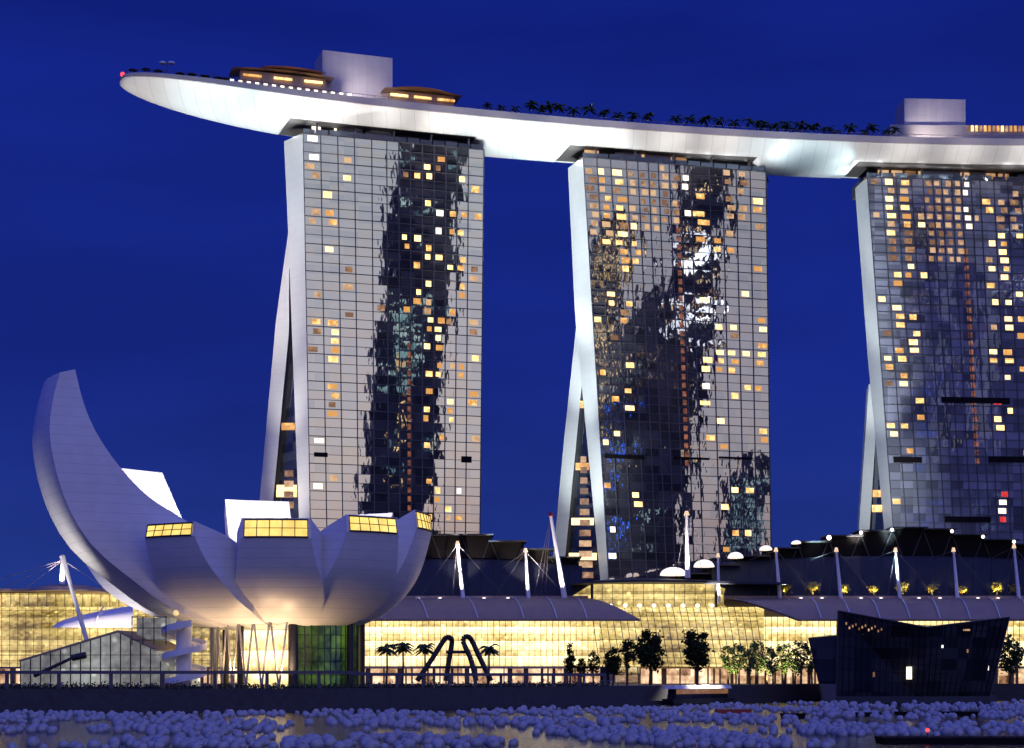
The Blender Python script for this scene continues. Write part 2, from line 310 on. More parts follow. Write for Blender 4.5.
# ------------------------------------------------------------------ water, land, quay
GZ = 5.0
def water():
    m = bpy.data.materials.new('bay_water'); m.use_nodes = True; nt = m.node_tree; N = nt.nodes; L = nt.links
    b = N['Principled BSDF']; b.inputs['Base Color'].default_value = (0.012, 0.014, 0.022, 1); b.inputs['Roughness'].default_value = 0.12; b.inputs['IOR'].default_value = 1.33
    geo = N.new('ShaderNodeNewGeometry'); mp = N.new('ShaderNodeMapping'); mp.inputs['Scale'].default_value = (0.5, 1.2, 1); L.new(geo.outputs['Position'], mp.inputs[0])
    n1 = N.new('ShaderNodeTexNoise'); n1.inputs['Scale'].default_value = 0.55; n1.inputs['Detail'].default_value = 5; L.new(mp.outputs[0], n1.inputs['Vector'])
    bp = N.new('ShaderNodeBump'); bp.inputs['Strength'].default_value = 0.9; bp.inputs['Distance'].default_value = 0.5; L.new(n1.outputs[0], bp.inputs['Height']); L.new(bp.outputs[0], b.inputs['Normal'])
    MB().quad((-9000, -9000, 0), (9000, -9000, 0), (9000, 9000, 0), (-9000, 9000, 0)).build('water', m)['kind'] = 'structure'
water()
QE = [(-60, 384), (200, 386), (330, 392), (480, 425), (620, 462), (830, 540), (1100, 548), (1500, 560)]   # quay edge: pixel column, depth
qpts = [(X(px, y), y) for px, y in QE]
def qy(x):
    for (a, ya), (b, yb) in zip(qpts, qpts[1:]):
        if a <= x <= b: return ya + (yb - ya) * (x - a) / (b - a)
    return qpts[0][1] if x < qpts[0][0] else qpts[-1][1]
land = [(-4000, 384)] + qpts + [(4000, 560), (4000, 6000), (-4000, 6000)]
MB().add([(x, y, GZ) for x, y in land], [tuple(range(len(land)))]).build('ground', M['paving'])['kind'] = 'structure'
mb = MB(); e = [(-4000, 384)] + qpts + [(4000, 560)]
for (a, b), (c, d) in zip(e, e[1:]):
    mb.hexa([(a, b - .6, -3), (c, d - .6, -3), (c, d + .6, -3), (a, b + .6, -3), (a, b - .6, GZ + .25), (c, d - .6, GZ + .25), (c, d + .6, GZ + .25), (a, b + .6, GZ + .25)])
    mb.hexa([(a, b - 3.5, -3), (c, d - 3.5, -3), (c, d - .61, -3), (a, b - .61, -3), (a, b - 3.5, 1.1), (c, d - 3.5, 1.1), (c, d - .61, 1.1), (a, b - .61, 1.1)])
mb.build('quay_wall', M['quay'])['kind'] = 'structure'

# ------------------------------------------------------------------ hotel towers
HT = 200.0
def ycol(py): return (HT - CH) * F / (HZ - py)         # depth of a point of the roof line seen at row py
def lerp(a, b, t): return a + (b - a) * t
TOW = [
 dict(tl=(303, 133), tr=(484, 150), bl=(310, 508), br=(480, 530), back=(-7.8, 9.5),
      fsl=[(284, 141), (288, 228), (298.5, 508)], rll=[(288.3, 232), (276, 320), (260, 496)], rlr=[(289, 330), (273.5, 496)],
      edges=[190, 247, 303, 358, 415, 465, 505, 545, 585, 625, 665, 703, 742, 795], ez=(250, 3.4), glass='glass1',
      label='left hotel tower with pale mirror glass and one wide dark mirrored stripe'),
 dict(tl=(583, 157), tr=(766, 172), bl=(608.5, 577), br=(771.5, 577), back=(-4.7, 14),
      fsl=[(568, 169), (575, 316), (600, 577)], rll=[(576, 328), (564, 440), (551, 580)], rlr=[(582, 383), (563, 580)],
      edges=[120, 165, 210, 262, 300, 335, 368, 405, 440, 475, 540, 585, 632, 680, 735], ez=(550, 3.4), glass='glass2',
      label='middle hotel tower with many gold lit rooms and ragged black reflections'),
 dict(tl=(867, 177), tr=(1063, 183), bl=(893, 528), br=(1075, 528), back=(-1.2, 15.5),
      fsl=[(855, 188), (868, 360), (884, 528)], rll=[(868.9, 384), (859, 528)], rlr=[(876.5, 425), (869.6, 528)],
      edges=[145, 193, 243, 295, 335, 368, 398, 433, 466, 500, 530, 578, 626, 674, 722, 770, 818], ez=(824, 3.4), glass='glass3',
      label='right hotel tower with dark blue glass, cut by the picture edge'),
]
def W3(s):   # zoom lists -> (pixel x, pixel y, kind)
    return s
def zl(ox, oy, sc, txt):
    out = []
    for t in txt.split():
        k = 'n'
        if t[-1] in 'dwr': k = t[-1]; t = t[:-1]
        a, b = t.split(','); out.append((ox + float(a) / sc, oy + float(b) / sc, k))
    return out
LIT = [
 zl(250, 120, 3.4, "225,80w 225,122w 220,155d 305,125d 305,203 285,240 222,185d 280,310 280,340 222,300d 222,335d 275,437 355,517d 320,575d 320,665d 222,590d 220,688 222,715d 270,690 270,720 430,640d 612,155 650,120 655,155d 535,185d 570,188 612,195 610,270 645,315w 690,318 725,322 768,322 645,373w 690,378 725,380 525,395 568,395 525,425 605,430 605,462 645,465 563,490 685,500 722,472 722,500 762,505d 762,540d 602,558 560,583 560,613 722,568 722,598 602,618d 520,645 602,650d 602,685 640,685 638,715 683,655 683,688d 730,205 768,245 755,695d")
 + zl(250, 320, 3.4, "225,100d 270,45 270,75 268,140 268,235 268,268 270,298d 270,328 228,425w 228,555w 265,525d 600,5 640,5 638,35 600,98 638,98 638,160 638,190 597,192 598,255 598,315 598,348 638,410 598,440 600,535 638,570 638,600 600,660 600,690 680,165d 718,160 718,190 757,15d 757,135 757,260 757,290 757,415d 680,260 680,290 680,322 718,570w 680,632 680,660d 718,663"),
 zl(550, 140, 3.4, ' '.join(f"{c},{r}{k}" for r in (110, 150, 188, 222, 262) for c, k in ((150, 'd'), (185, ''), (240, ''), (605, 'd'), (655, 'd'), (320, 'd'), (350, 'd'), (385, 'd'), (285, 'd'))) + ' ' + ' '.join(f'{c},{r}d' for r in (130, 170, 206, 242, 282) for c in (150, 185, 240, 320, 350, 425))
 + " 285,110 285,150d 320,110d 350,110d 385,110d 350,150d 385,188d 320,222d 385,222d 350,222d 457,120w 457,155w 457,238w 520,205 520,240 520,275 700,210 700,245 700,285d 235,295 235,325 235,360 235,415 235,445 285,295 285,360 285,390 285,415 185,325 185,510 195,540 175,625 235,660d 280,560 280,595d 280,628 520,335 563,345 563,372 610,375 605,320d 520,545 655,523 705,437 565,635 565,730 612,640 610,665d 705,615 705,640 705,703 658,728 520,745")
 + zl(540, 340, 2.992, "187,108 238,165 280,85 280,160 280,190 195,295 238,270 487,68 527,40 527,68 490,145w 490,195 570,45 570,70 570,95 652,20 655,70 610,150 655,150 573,170 530,248 490,300 532,328 657,280 657,303 205,425 285,455 285,483 580,460 617,462 540,512 582,567 622,565 210,560w 210,640w 540,620"),
 zl(824, 140, 3.4, ' '.join(f"{c},{r}{k}" for r in (155, 190, 228, 265, 300) for c, k in ((218, ''), (272, ''), (352, 'd'), (383, 'd'), (413, 'd'), (455, 'd'), (478, 'w'))) + ' ' + ' '.join(f'{c},{r}d' for r in (172, 209, 246, 283, 335, 352, 369) for c in (218, 272, 352, 383, 413, 455)) + ' ' + ' '.join(f'{c},{r}d' for r in (183, 217, 250, 283) for c in (625, 650, 675)) + " 168,155d 168,265d 318,265d 318,300 352,190d 352,300d 455,228d"
 " 555,195 555,235 510,265d 605,200 655,200d 605,235d 655,235 605,265d 655,265 605,300 655,300 218,338 268,365 268,392 270,420 318,450 220,452 220,482 220,540 230,570 275,597 275,628 320,597 322,652 322,683 217,655d 278,713 220,740 553,365 553,395d 553,425 600,340 600,368 600,395 600,422 600,452 555,485 555,540 602,540 605,597 605,625 650,515 655,597 655,655 560,630d 562,713 608,713")
 + zl(824, 340, 3.4, "278,33 563,33 610,33 322,8 220,60 225,148d 280,118 280,148 330,205 330,262 660,90 613,118 237,292 237,320 287,292 575,262 575,292 618,235 667,292 290,380 253,550 585,552w 590,585w 590,205r 590,522r 605,580r 665,380"),
]
LOUV = [[(314, 452, 327, 458), (461, 456, 471, 463)],
        [(604, 455, 643, 460), (672, 456, 708, 460), (718, 456, 752, 460)],
        [(941, 397, 1009, 404), (893, 457, 921, 463), (988, 457, 1030, 462), (944, 516, 990, 523)]]
STAIR = [(408, 343, 508), (676, 205, 458), (965, 250, 460)]
FACADES = []
def poly_at(pts, py):
    """pixel column of an edge at row py, extrapolated down to the ground"""
    for (xa, ya), (xb, yb) in zip(pts, pts[1:]):
        if py <= yb: break
    return xa + (xb - xa) * (py - ya) / (yb - ya)
def tower(ti):
    T = TOW[ti]
    yl, yr = ycol(T['tl'][1]), ycol(T['tr'][1])
    TL, TR = P(*T['tl'], yl), P(*T['tr'], yr)
    # bottom corners, carried on to the ground
    def down(t, b, y):
        k = (HZ + (CH - GZ) * F / y - t[1]) / (b[1] - t[1])
        return P(t[0] + (b[0] - t[0]) * k, t[1] + (b[1] - t[1]) * k, y)
    BL, BR = down(T['tl'], T['bl'], yl), down(T['tr'], T['br'], yr)
    root = thing('hotel_tower', (lerp(BL.x, BR.x, .5), lerp(BL.y, BR.y, .5), GZ), T['label'], 'tower')
    nrm = (TR - TL).cross(TL - BL).normalized()
    if nrm.y > 0: nrm = -nrm
    def fp(u, v, off=0): return TL.lerp(TR, u).lerp(BL.lerp(BR, u), v) + nrm * off
    ox, sc = T['ez']; us = [(ox + e / sc - T['tl'][0]) / (T['tr'][0] - T['tl'][0]) for e in T['edges']]
    us = [(u - us[0]) / (us[-1] - us[0]) for u in us]
    nf = 60
    FACADES.append((fp, nrm, T, root))
    g = MB(); r = random.Random(ti)
    for j in range(nf):
        for i in range(len(us) - 1):
            ta, tb = r.gauss(0, .005), r.gauss(0, .003)
            g.quad(fp(us[i], (j + 1) / nf, -ta - tb), fp(us[i + 1], (j + 1) / nf, ta - tb), fp(us[i + 1], j / nf, ta + tb), fp(us[i], j / nf, -ta + tb))
    g.build('curtain_wall', M[T['glass']], root)
    fr = MB(); wu = (TR - TL).normalized()
    for u in us:
        for sgn in (0,):
            a, b = fp(u, 0), fp(u, 1); h = wu * .14
            fr.hexa([b - h + nrm * .05, b - h + nrm * .3, b + h + nrm * .3, b + h + nrm * .05, a - h + nrm * .05, a - h + nrm * .3, a + h + nrm * .3, a + h + nrm * .05])
    fr.build('mullion', M['mullion'], root)
    fr = MB()
    for j in range(nf + 1):
        a, b = fp(0, j / nf), fp(1, j / nf); h = Vector((0, 0, .07 if j % 3 else .13))
        fr.hexa([a - h + nrm * .05, a - h + nrm * .22, b - h + nrm * .22, b - h + nrm * .05, a + h + nrm * .05, a + h + nrm * .22, b + h + nrm * .22, b + h + nrm * .05])
    fr.build('floor_edge', M['mullion'], root)
    # lit rooms
    def cell(px, py):
        best = None
        for v in np.linspace(0, .9, 240):
            a, b = fp(0, v), fp(1, v)
            ua = 512 + a.x / a.y * F; ub = 512 + b.x / b.y * F
            u = (px - ua) / (ub - ua); p = fp(u, v); d = abs(HZ - (p.z - CH) / p.y * F - py)
            if best is None or d < best[0]: best = (d, u, v)
        return best[1], best[2]
    done = set(); lw = []
    for px, py, k in LIT[ti]:
        u, v = cell(px, py); j = min(nf - 1, int(v * nf)); i = max(0, min(len(us) - 2, int(np.searchsorted(us, u)) - 1))
        if (i, j) in done: j += 1
        if (i, j) in done: continue
        done.add((i, j)); lw.append((i, j, k))
    for n, (i, j, k) in enumerate(lw):
        wdt = us[i + 1] - us[i]; fr_ = r.uniform(.38, .62); u0 = us[i] + wdt * r.uniform(.06, .94 - fr_); u1 = u0 + wdt * fr_
        v0, v1 = (j + r.uniform(.16, .26)) / nf, (j + r.uniform(.74, .86)) / nf
        b = MB()
        P8 = [fp(u0, v1, .03), fp(u1, v1, .03), fp(u1, v1, .12), fp(u0, v1, .12), fp(u0, v0, .03), fp(u1, v0, .03), fp(u1, v0, .12), fp(u0, v0, .12)]
        b.hexa([P8[3], P8[2], P8[1], P8[0], P8[7], P8[6], P8[5], P8[4]])
        b.build('dim_window' if k == 'd' else 'lit_window', M[{'n': 'room', 'd': 'roomdim', 'w': 'roomwhite', 'r': 'roomred'}[k]], root)  # dim ones are ordinary hotel windows with a weaker glow
    for (x0, y0, x1, y1) in LOUV[ti]:
        ua, va = cell(x0, y0); ub, vb = cell(x1, y1); b = MB()
        b.hexa([fp(ua, vb, .1), fp(ub, vb, .1), fp(ub, vb, .5), fp(ua, vb, .5), fp(ua, va, .1), fp(ub, va, .1), fp(ub, va, .5), fp(ua, va, .5)])
        b.build('plant_louvre', M['black'], root)
    px, ya, yb = STAIR[ti]; u, va = cell(px, ya); vb = cell(px, yb)[1]; b = MB()
    j = int(va * nf)
    while j < vb * nf:
        b.hexa([fp(u - .011, (j + .85) / nf, .03), fp(u + .011, (j + .85) / nf, .03), fp(u + .011, (j + .85) / nf, .1), fp(u - .011, (j + .85) / nf, .1),
                fp(u - .011, (j + .25) / nf, .03), fp(u + .011, (j + .25) / nf, .03), fp(u + .011, (j + .25) / nf, .1), fp(u - .011, (j + .25) / nf, .1)]); j += 1
    tag(b.build('stair_window', M['stairred'], root), kind='stuff')
    # front slab: end wall (left), its far end and roof
    bk = Vector((T['back'][0], T['back'][1], 0)); dep = bk.y
    rows = []
    for k in range(41):
        v = k / 40; c = fp(0, v)
        py = HZ - (c.z - CH) / c.y * F
        yy = c.y + dep; q = Vector((X(poly_at(T['fsl'], py + (T['fsl'][0][1] - T['tl'][1]) * (1 - v)), yy), yy, c.z))
        rows.append((c, q))
    e = MB()
    for (a, b), (c, d) in zip(rows, rows[1:]): e.quad(d, c, a, b)
    e.build('end_wall', M['concrete'], root)
    e = MB(); wv = (TR - TL); wv.z = 0
    for (a, b), (c, d) in zip(rows, rows[1:]):
        wa = fp(1, rows.index((a, b)) / 40) - a; wc = fp(1, (rows.index((a, b)) + 1) / 40) - c
        e.quad(a + wa, c + wc, d + wc + Vector((4, 0, 0)), b + wa + Vector((4, 0, 0)))       # far end
        e.quad(b, d, d + wc, b + wa)       # rear glass
    e.quad(rows[0][0], TR, TR + bk + Vector((8, 0, 0)), rows[0][1])
    e.build('slab_back', M['dark'], root)
    # rear slab: splayed leg
    yt = yl + dep + 2
    def leg(py):
        t = (py - T['rll'][0][1]) / (560 - T['rll'][0][1])
        yy = yt + max(0, t) * 26 + 0.5
        xl = poly_at(T['rll'], py) if py >= T['rll'][0][1] else T['rll'][0][0]
        if py >= T['rlr'][0][1]: xr = poly_at(T['rlr'], py)
        else: xr = T['rlr'][0][0] + (T['rlr'][0][1] - py) * .0
        return Vector((X(xl, yy), yy, Z(py, yy))), Vector((X(max(xr, xl + 6), yy - 4), yy - 4, Z(py, yy - 4)))
    pys = np.linspace(T['rll'][0][1], HZ + 8, 36); L2 = [leg(p) for p in pys]
    e = MB(); long = wv * 0.98; th = Vector((2.0, 14, 0))
    for (a, b), (c, d) in zip(L2, L2[1:]):
        e.quad(a, b, d, c)                       # end face
        e.quad(c, c + th, a + th, a)
        e.quad(b, b + th, d + th, d)
    e.build('rear_leg', M['concrete'], root)
    e = MB()
    for (a, b), (c, d) in zip(L2, L2[1:]):
        e.quad(b + th * .03, b + long, d + long, d + th * .03)
        e.quad(a + th, c + th, c + th + long, a + th + long)
    e.build('rear_slab', M['dark'], root)
    # atrium glazing in the gap between both slabs
    e = MB(); k0 = [i for i, p in enumerate(pys) if p >= T['rlr'][0][1]]
    for i in k0[:-1]:
        a, b = L2[i][1], L2[i + 1][1]
        fa = poly_at(T['fsl'], pys[i]); fb = poly_at(T['fsl'], pys[i + 1]); yy = yl + dep
        e.quad(b + Vector((.1, 3, 0)), Vector((X(fb, yy) + 1.2, yy + 3, Z(pys[i + 1], yy))), Vector((X(fa, yy) + 1.2, yy + 3, Z(pys[i], yy))), a + Vector((.1, 3, 0)))
    e.build('atrium_glazing', M['darkglass'], root)
    for q, fy in enumerate([(430, 497, 492), (408, 470, 525, 560), (430, 497, 512)][ti]):
        xl = poly_at(T['rlr'], fy); xr = poly_at(T['fsl'], fy); yy = yl + dep + 2.2
        if xr - xl < 3: continue
        b = MB(); c0 = P(lerp(xl, xr, .12), fy, yy); c1 = P(lerp(xl, xr, .95), fy - 7, yy)
        b.box(((c0.x + c1.x) / 2, yy, (c0.z + c1.z) / 2), (c1.x - c0.x, .5, c1.z - c0.z)); b.build('lit_window', M['room'], root)
    if ti != 2:   # lit stair behind the glass
        for k in range(12 if ti else 4):
            fy = (575 if ti else 505) - k * 10.5
            xl = poly_at(T['rlr'], fy); xr = poly_at(T['fsl'], fy); yy = yl + dep + 2
            b = MB(); c = P(lerp(xl, xr, .62), fy, yy); b.box((c.x, yy, c.z), (.4 * (xr - xl) / F * yy, .4, 2.3)); b.build('stair_landing', M['roomdim'], root)
    # crown: set-back storey, terrace parapet, soffit columns
    wu = Vector((TR.x - TL.x, TR.y - TL.y, 0)); wl = wu.length; wu.normalize(); bd = Vector((-wu.y, wu.x, 0))
    o0 = TL + Vector((0, 0, 0))
    def cr(s, t, z): return Vector((TL.x, TL.y, 0)) + wu * s + bd * t + Vector((0, 0, z))
    b = MB(); b.hexa([cr(-1, .4, HT - .4), cr(wl, .4, HT - .4), cr(wl, 36, HT - .4), cr(9, 34, HT - .4), cr(-1, .4, HT), cr(wl, .4, HT), cr(wl, 36, HT), cr(9, 34, HT)]); b.build('roof_terrace', M['deck'], root)
    b = MB()
    n = 14
    for k in range(n):
        s0, s1 = wl * (k + .06) / n, wl * (k + .94) / n
        zt = HT + 2.0 + .15 * ((k * 7) % 3)
        b.hexa([cr(s0, 1.5, HT), cr(s1, 1.5, HT), cr(s1, 1.75, HT), cr(s0, 1.75, HT), cr(s0, 1.1, zt), cr(s1, 1.1, zt), cr(s1, 1.35, zt), cr(s0, 1.35, zt)])
    b.build('terrace_parapet', M['crownglass'], root)
    b = MB(); b.hexa([cr(3, 7, HT), cr(wl - 1, 7, HT), cr(wl - 1, 32, HT), cr(4, 32, HT), cr(3, 7, HT + 4.8), cr(wl - 1, 7, HT + 4.8), cr(wl - 1, 32, HT + 4.8), cr(4, 32, HT + 4.8)]); b.build('crown_storey', M['soffit'], root)
    for s0, s1 in ((.2, .34), (.36, .5)) if ti != 2 else ((.3, .5), (.55, .63), (.8, .95)):
        b = MB(); b.hexa([cr(wl * s0, 5.5, HT), cr(wl * s1, 5.5, HT), cr(wl * s1, 7.2, HT), cr(wl * s0, 7.2, HT), cr(wl * s0, 5.5, HT + 4.6), cr(wl * s1, 5.5, HT + 4.6), cr(wl * s1, 7.2, HT + 4.6), cr(wl * s0, 7.2, HT + 4.6)]); b.build('crown_panel', M['box'], root)
    for k in range(5):
        s = wl * (.08 + .21 * k)
        MB().bar(cr(s, 4.2, HT), cr(s + 1, 3.4, HT + 9), .45).build('crown_column', M['fascia'], root)
    for s0, s1 in ([(12, 23), (25, 34), (4, 8)], [(2, 9), (17, 44)], [(6, 60)])[ti]:
        n = max(1, int((s1 - s0) / 5))
        for k in range(n):
            a = lerp(s0, s1, (k + .1) / n); c = lerp(s0, s1, (k + .9) / n); b = MB()
            b.hexa([cr(a, 6.7, HT + 2.6), cr(c, 6.7, HT + 2.6), cr(c, 6.9, HT + 2.6), cr(a, 6.9, HT + 2.6), cr(a, 6.7, HT + 5.2), cr(c, 6.7, HT + 5.2), cr(c, 6.9, HT + 5.2), cr(a, 6.9, HT + 5.2)])
            b.build('lit_window', M['roomdim' if ti else 'roomwhite'], root)
    return root, cr, wl
TT = [tower(i) for i in range(3)]
# floods that wash the end walls, standing on the podium and hall roofs
for ti, pos, pw in ((0, (-132, 600, 40), .75), (1, (6, 590, 60), 1.15), (2, (116, 590, 64), 1.0)):
    fp, nrm, T, root = FACADES[ti]; colr = (1.0, .95, .88) if ti == 0 else (.88, 1.0, 1.0)
    for h, k, an in ((62, .14, 52), (85, .5, 40), (125, 1.0, 30), (160, 1.5, 24), (190, 1.4, 20)):
        t = fp(0, (HT - h) / 196); spot(Vector(pos) - Vector((k * 14, 0, 0)), (t.x - 6, t.y + 10, h), 560000 * pw * k, an, colr, .9, 1.5)

# ------------------------------------------------------------------ towers across the bay (behind the camera, mirrored in the glass)
M['office'] = mat('dark_office_facade', (0.015, 0.015, 0.018), 0.6, var=0.4, scale=0.05)
M['officelit'] = lit_mat('office_lights_cool', (0.25, 0.6, 0.75), (0.7, 0.95, 1.0), 0.2, 0.9, (90, 90, 90), objrand=0.8, noise=0.1)
M['officeblue'] = mat('blue_sign', (0.02, 0.05, 0.3), emit=(0.03, 0.16, 1.0), es=4.5)
M['officewhite'] = mat('office_white_light', (.8, .8, .8), emit=(.85, .9, 1.0), es=2.6)
M['officewarm'] = lit_mat('office_lights_warm', (0.9, 0.5, 0.15), (1.0, 0.75, 0.4), 0.6, 2.4, (90, 90, 90), objrand=0.8, noise=0.1)
def mirrored(ti, px0, px1, pyt, dist, label, lights):
    fp, nrm, T, root = FACADES[ti]; pts = []
    def hit(px, py, zz=None):
        best = None
        for v in np.linspace(0, .95, 120):
            a, b = fp(0, v), fp(1, v); ua = 512 + a.x / a.y * F; ub = 512 + b.x / b.y * F; u = (px - ua) / (ub - ua); p = fp(u, v); d = abs(HZ - (p.z - CH) / p.y * F - py)
            if best is None or d < best[0]: best = (d, u, v, p)
        _, u, v, p = best; n = (fp(u + .01, v) - fp(u - .01, v)).cross(fp(u, v + .01) - fp(u, v - .01)).normalized()
        if n.y > 0: n = -n
        d = (p - cam.location).normalized(); r_ = d - 2 * d.dot(n) * n; h = math.hypot(r_.x, r_.y); return p + r_ * (dist / h)
    pm = max(pyt, 300)
    A, B = hit(px0, pm), hit(px1, pm); top = max(40, min(520, hit((px0 + px1) / 2, pyt).z)); A.z = B.z = 0
    d = (B - A); n = Vector((-d.y, d.x, 0)).normalized()
    if n.dot(A - Vector((0, 600, 0))) < 0: n = -n
    c = (A + B) / 2; t = thing('office_tower', (c.x, c.y, 0), label, 'office tower')
    MB().prism([(p.x, p.y) for p in (A, B, B + n * 40, A + n * 40)], -4, top).build('tower_body', M['office'], t)
    q = A.lerp(B, .2) + n * 8; w = A.lerp(B, .8) + n * 8
    MB().prism([(p.x, p.y) for p in (q, w, w + n * 24, q + n * 24)], top, top + 12).build('roof_plant', M['office'], t)
    r = random.Random(px0)
    for m_, cnt, y0, y1, u0, u1 in lights:
        for k in range(cnt):
            u = r.uniform(u0, u1); py = r.uniform(y0, y1); z = hit(lerp(px0, px1, u), py).z
            if not 8 < z < top - 4: continue
            p = A.lerp(B, u) - n * .3; wd = d.length * (r.uniform(.25, .5) if m_ == 'officewhite' else r.uniform(.04, .14)); hgt = r.uniform(2, 5); u = min(max(u, wd / d.length / 2), 1 - wd / d.length / 2); p = A.lerp(B, u) - n * .3
            e = d.normalized() * wd / 2
            MB().hexa([p - e - n * .2 + Vector((0, 0, z)), p + e - n * .2 + Vector((0, 0, z)), p + e + n * .2 + Vector((0, 0, z)), p - e + n * .2 + Vector((0, 0, z)),
                       p - e - n * .2 + Vector((0, 0, z + hgt)), p + e - n * .2 + Vector((0, 0, z + hgt)), p + e + n * .2 + Vector((0, 0, z + hgt)), p - e + n * .2 + Vector((0, 0, z + hgt))]).build('lit_window', M[m_], t)
mirrored(0, 382, 452, 140, 720, 'very tall dark office tower mirrored as the wide black stripe in the left hotel tower', [('officelit', 40, 300, 390, .15, .6), ('officelit', 14, 160, 500, .05, .95), ('officewarm', 8, 360, 500, .3, .5)])
mirrored(1, 668, 718, 172, 860, 'slim dark office tower mirrored as the long black stripe in the middle hotel tower', [('officewhite', 8, 240, 275, .0, 1.0), ('officewhite', 7, 305, 342, .0, 1.0), ('officewarm', 14, 180, 450, .0, 1.0)])
mirrored(1, 640, 666, 300, 760, 'lower dark office block mirrored in the lower half of the middle hotel tower', [('officewarm', 8, 330, 470, .0, 1.0), ('officelit', 8, 330, 560, .0, 1.0)])
mirrored(1, 586, 622, 225, 800, 'dark office block with gold lights mirrored at the left of the middle hotel tower', [('officewarm', 80, 235, 440, .0, 1.0), ('officelit', 18, 300, 560, .0, 1.0)])
mirrored(1, 624, 640, 330, 690, 'narrow office block with blue light signs mirrored in the middle hotel tower', [('officeblue', 30, 400, 560, .0, 1.0), ('officelit', 10, 340, 500, .0, 1.0)])
mirrored(1, 738, 772, 468, 700, 'low block with teal lights mirrored at the right foot of the middle hotel tower', [('officelit', 60, 475, 550, .0, 1.0)])
mirrored(2, 930, 1000, 455, 800, 'low dark block with scattered cool lights mirrored in the right hotel tower', [('officelit', 26, 430, 530, .0, 1.0)])

# ------------------------------------------------------------------ rooftop park (boat-shaped hull across the towers)
DZ = 212.0
fe = [(200, 79), (300, 90.5), (400, 100), (470, 108), (560, 118), (700, 128.5), (860, 136), (1024, 138)]
fx = []; fyy = []
for px, py in fe:
    y = (DZ - CH) * F / (HZ - py); fx.append(X(px, y)); fyy.append(y)
cf = np.polyfit([x - 4 for x in fx] + [fx[-1] + 60], [y + 18.5 for y in fyy] + [fyy[-1] + 19], 3)
TIPX = -136.0
def cl(x): return float(np.polyval(cf, x))
def cld(x): return float(np.polyval(np.polyder(cf), x))
xs = [TIPX + 380 * (i / 150) ** 1.35 for i in range(151)]
def hullsec(x):
    s = max(0.0, (x - TIPX)); w = 19.0 * math.sqrt(max(0, 1 - (1 - min(1, s / 62)) ** 2)); w = 19 * (max(w, .01) / 19) ** .85
    dpt = 6.9 * math.sqrt(max(0, 1 - (1 - min(1, s / 75)) ** 2)) ** .9
    rise = 3.2 * max(0, 1 - s / 60) ** 1.6
    return w, dpt, rise
spans = []
for i, (root, cr, wl) in enumerate(TT):
    a, b = cr(-3.5, 15, 0), cr(wl - 1.5, 15, 0); spans.append((a.x, b.x))
def clampz(x):
    for a, b in spans:
        if a - 2.5 < x < b + 2.5:
            k = min(1, max(0, min((x - a + 2.5) / 2.5, (b + 2.5 - x) / 2.5))); return 202 * (1 - k) + 204.9 * k
    return 0
NT = 28
hb = MB(); rows = []; top = []
ro = thing('rooftop_park', (0, 640, DZ - 10), 'long white boat-shaped roof deck resting on the three hotel towers', 'roof deck')
xx = sorted(set(xs + [v for a, b in spans for v in (a - 2.6, a - 2.0, a - .05, a + .3, b - .3, b + .05, b + 2.0, b + 2.6)]))
for x in xx:
    w, d, rs = hullsec(x); y0 = cl(x); t = Vector((1, cld(x), 0)).normalized(); nn = Vector((-t.y, t.x, 0)); c = Vector((x, y0, 0))
    FH = 2.6 if x > -60 else 1.3 + 1.3 * max(0, (x - TIPX) / 76)
    zt = DZ - FH + rs; cz = clampz(x)
    rows.append([c + nn * (w * -math.cos(math.pi * k / NT)) + Vector((0, 0, max(cz, zt - d * (1 - math.cos(math.pi * k / NT) ** 2) ** .9))) for k in range(NT + 1)])
    top.append((c - nn * w, c + nn * w, zt, DZ + rs, c, nn, w))
hb.grid(rows)
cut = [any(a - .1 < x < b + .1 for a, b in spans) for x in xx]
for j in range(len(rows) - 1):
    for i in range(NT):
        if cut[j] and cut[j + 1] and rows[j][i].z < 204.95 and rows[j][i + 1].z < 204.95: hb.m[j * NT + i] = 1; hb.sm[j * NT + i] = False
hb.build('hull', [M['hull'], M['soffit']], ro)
fb = MB()
fb.grid([[p[0] + Vector((0, 0, p[2])), p[0] - p[5] * .5 + Vector((0, 0, p[2] + .1)), p[0] - p[5] * .5 + Vector((0, 0, p[3])), p[0] + p[5] * .3 + Vector((0, 0, p[3]))] for p in top], smooth=False)
fb.grid([[p[1] + Vector((0, 0, p[2])), p[1] + p[5] * .5 + Vector((0, 0, p[2] + .1)), p[1] + p[5] * .5 + Vector((0, 0, p[3])), p[1] - p[5] * .3 + Vector((0, 0, p[3]))] for p in top], smooth=False)
fb.build('fascia', M['fascia'], ro)
MB().grid([[p[0] + Vector((0, 0, p[3] - .8)), p[1] + Vector((0, 0, p[3] - .8))] for p in top], smooth=False).build('deck_floor', M['deck'], ro)
rb = MB()
for p, q in zip(top[::2], top[2::2]):
    rb.bar(p[0] + Vector((0, 0, p[3] + 1.1)), q[0] + Vector((0, 0, q[3] + 1.1)), .09, n=4)
    rb.bar(p[0] + Vector((0, 0, p[3])), p[0] + Vector((0, 0, p[3] + 1.1)), .07, n=4)
rb.build('railing', M['rail'], ro)
def deck(px, off=0.0, z=0.0):
    """point on the deck, «off» metres behind its front edge, seen in pixel column px"""
    lo, hi = TIPX + .5, 240
    for _ in range(40):
        x = (lo + hi) / 2; w, d, rs = hullsec(x); t = Vector((1, cld(x), 0)).normalized(); nn = Vector((-t.y, t.x, 0)); o = min(off, 2 * w)
        q = Vector((x, cl(x), 0)) + nn * (o - w)
        if 512 + q.x / q.y * F < px: lo = x
        else: hi = x
    return Vector((q.x, q.y, DZ + rs - .8 + z)), math.atan2(t.y, t.x)
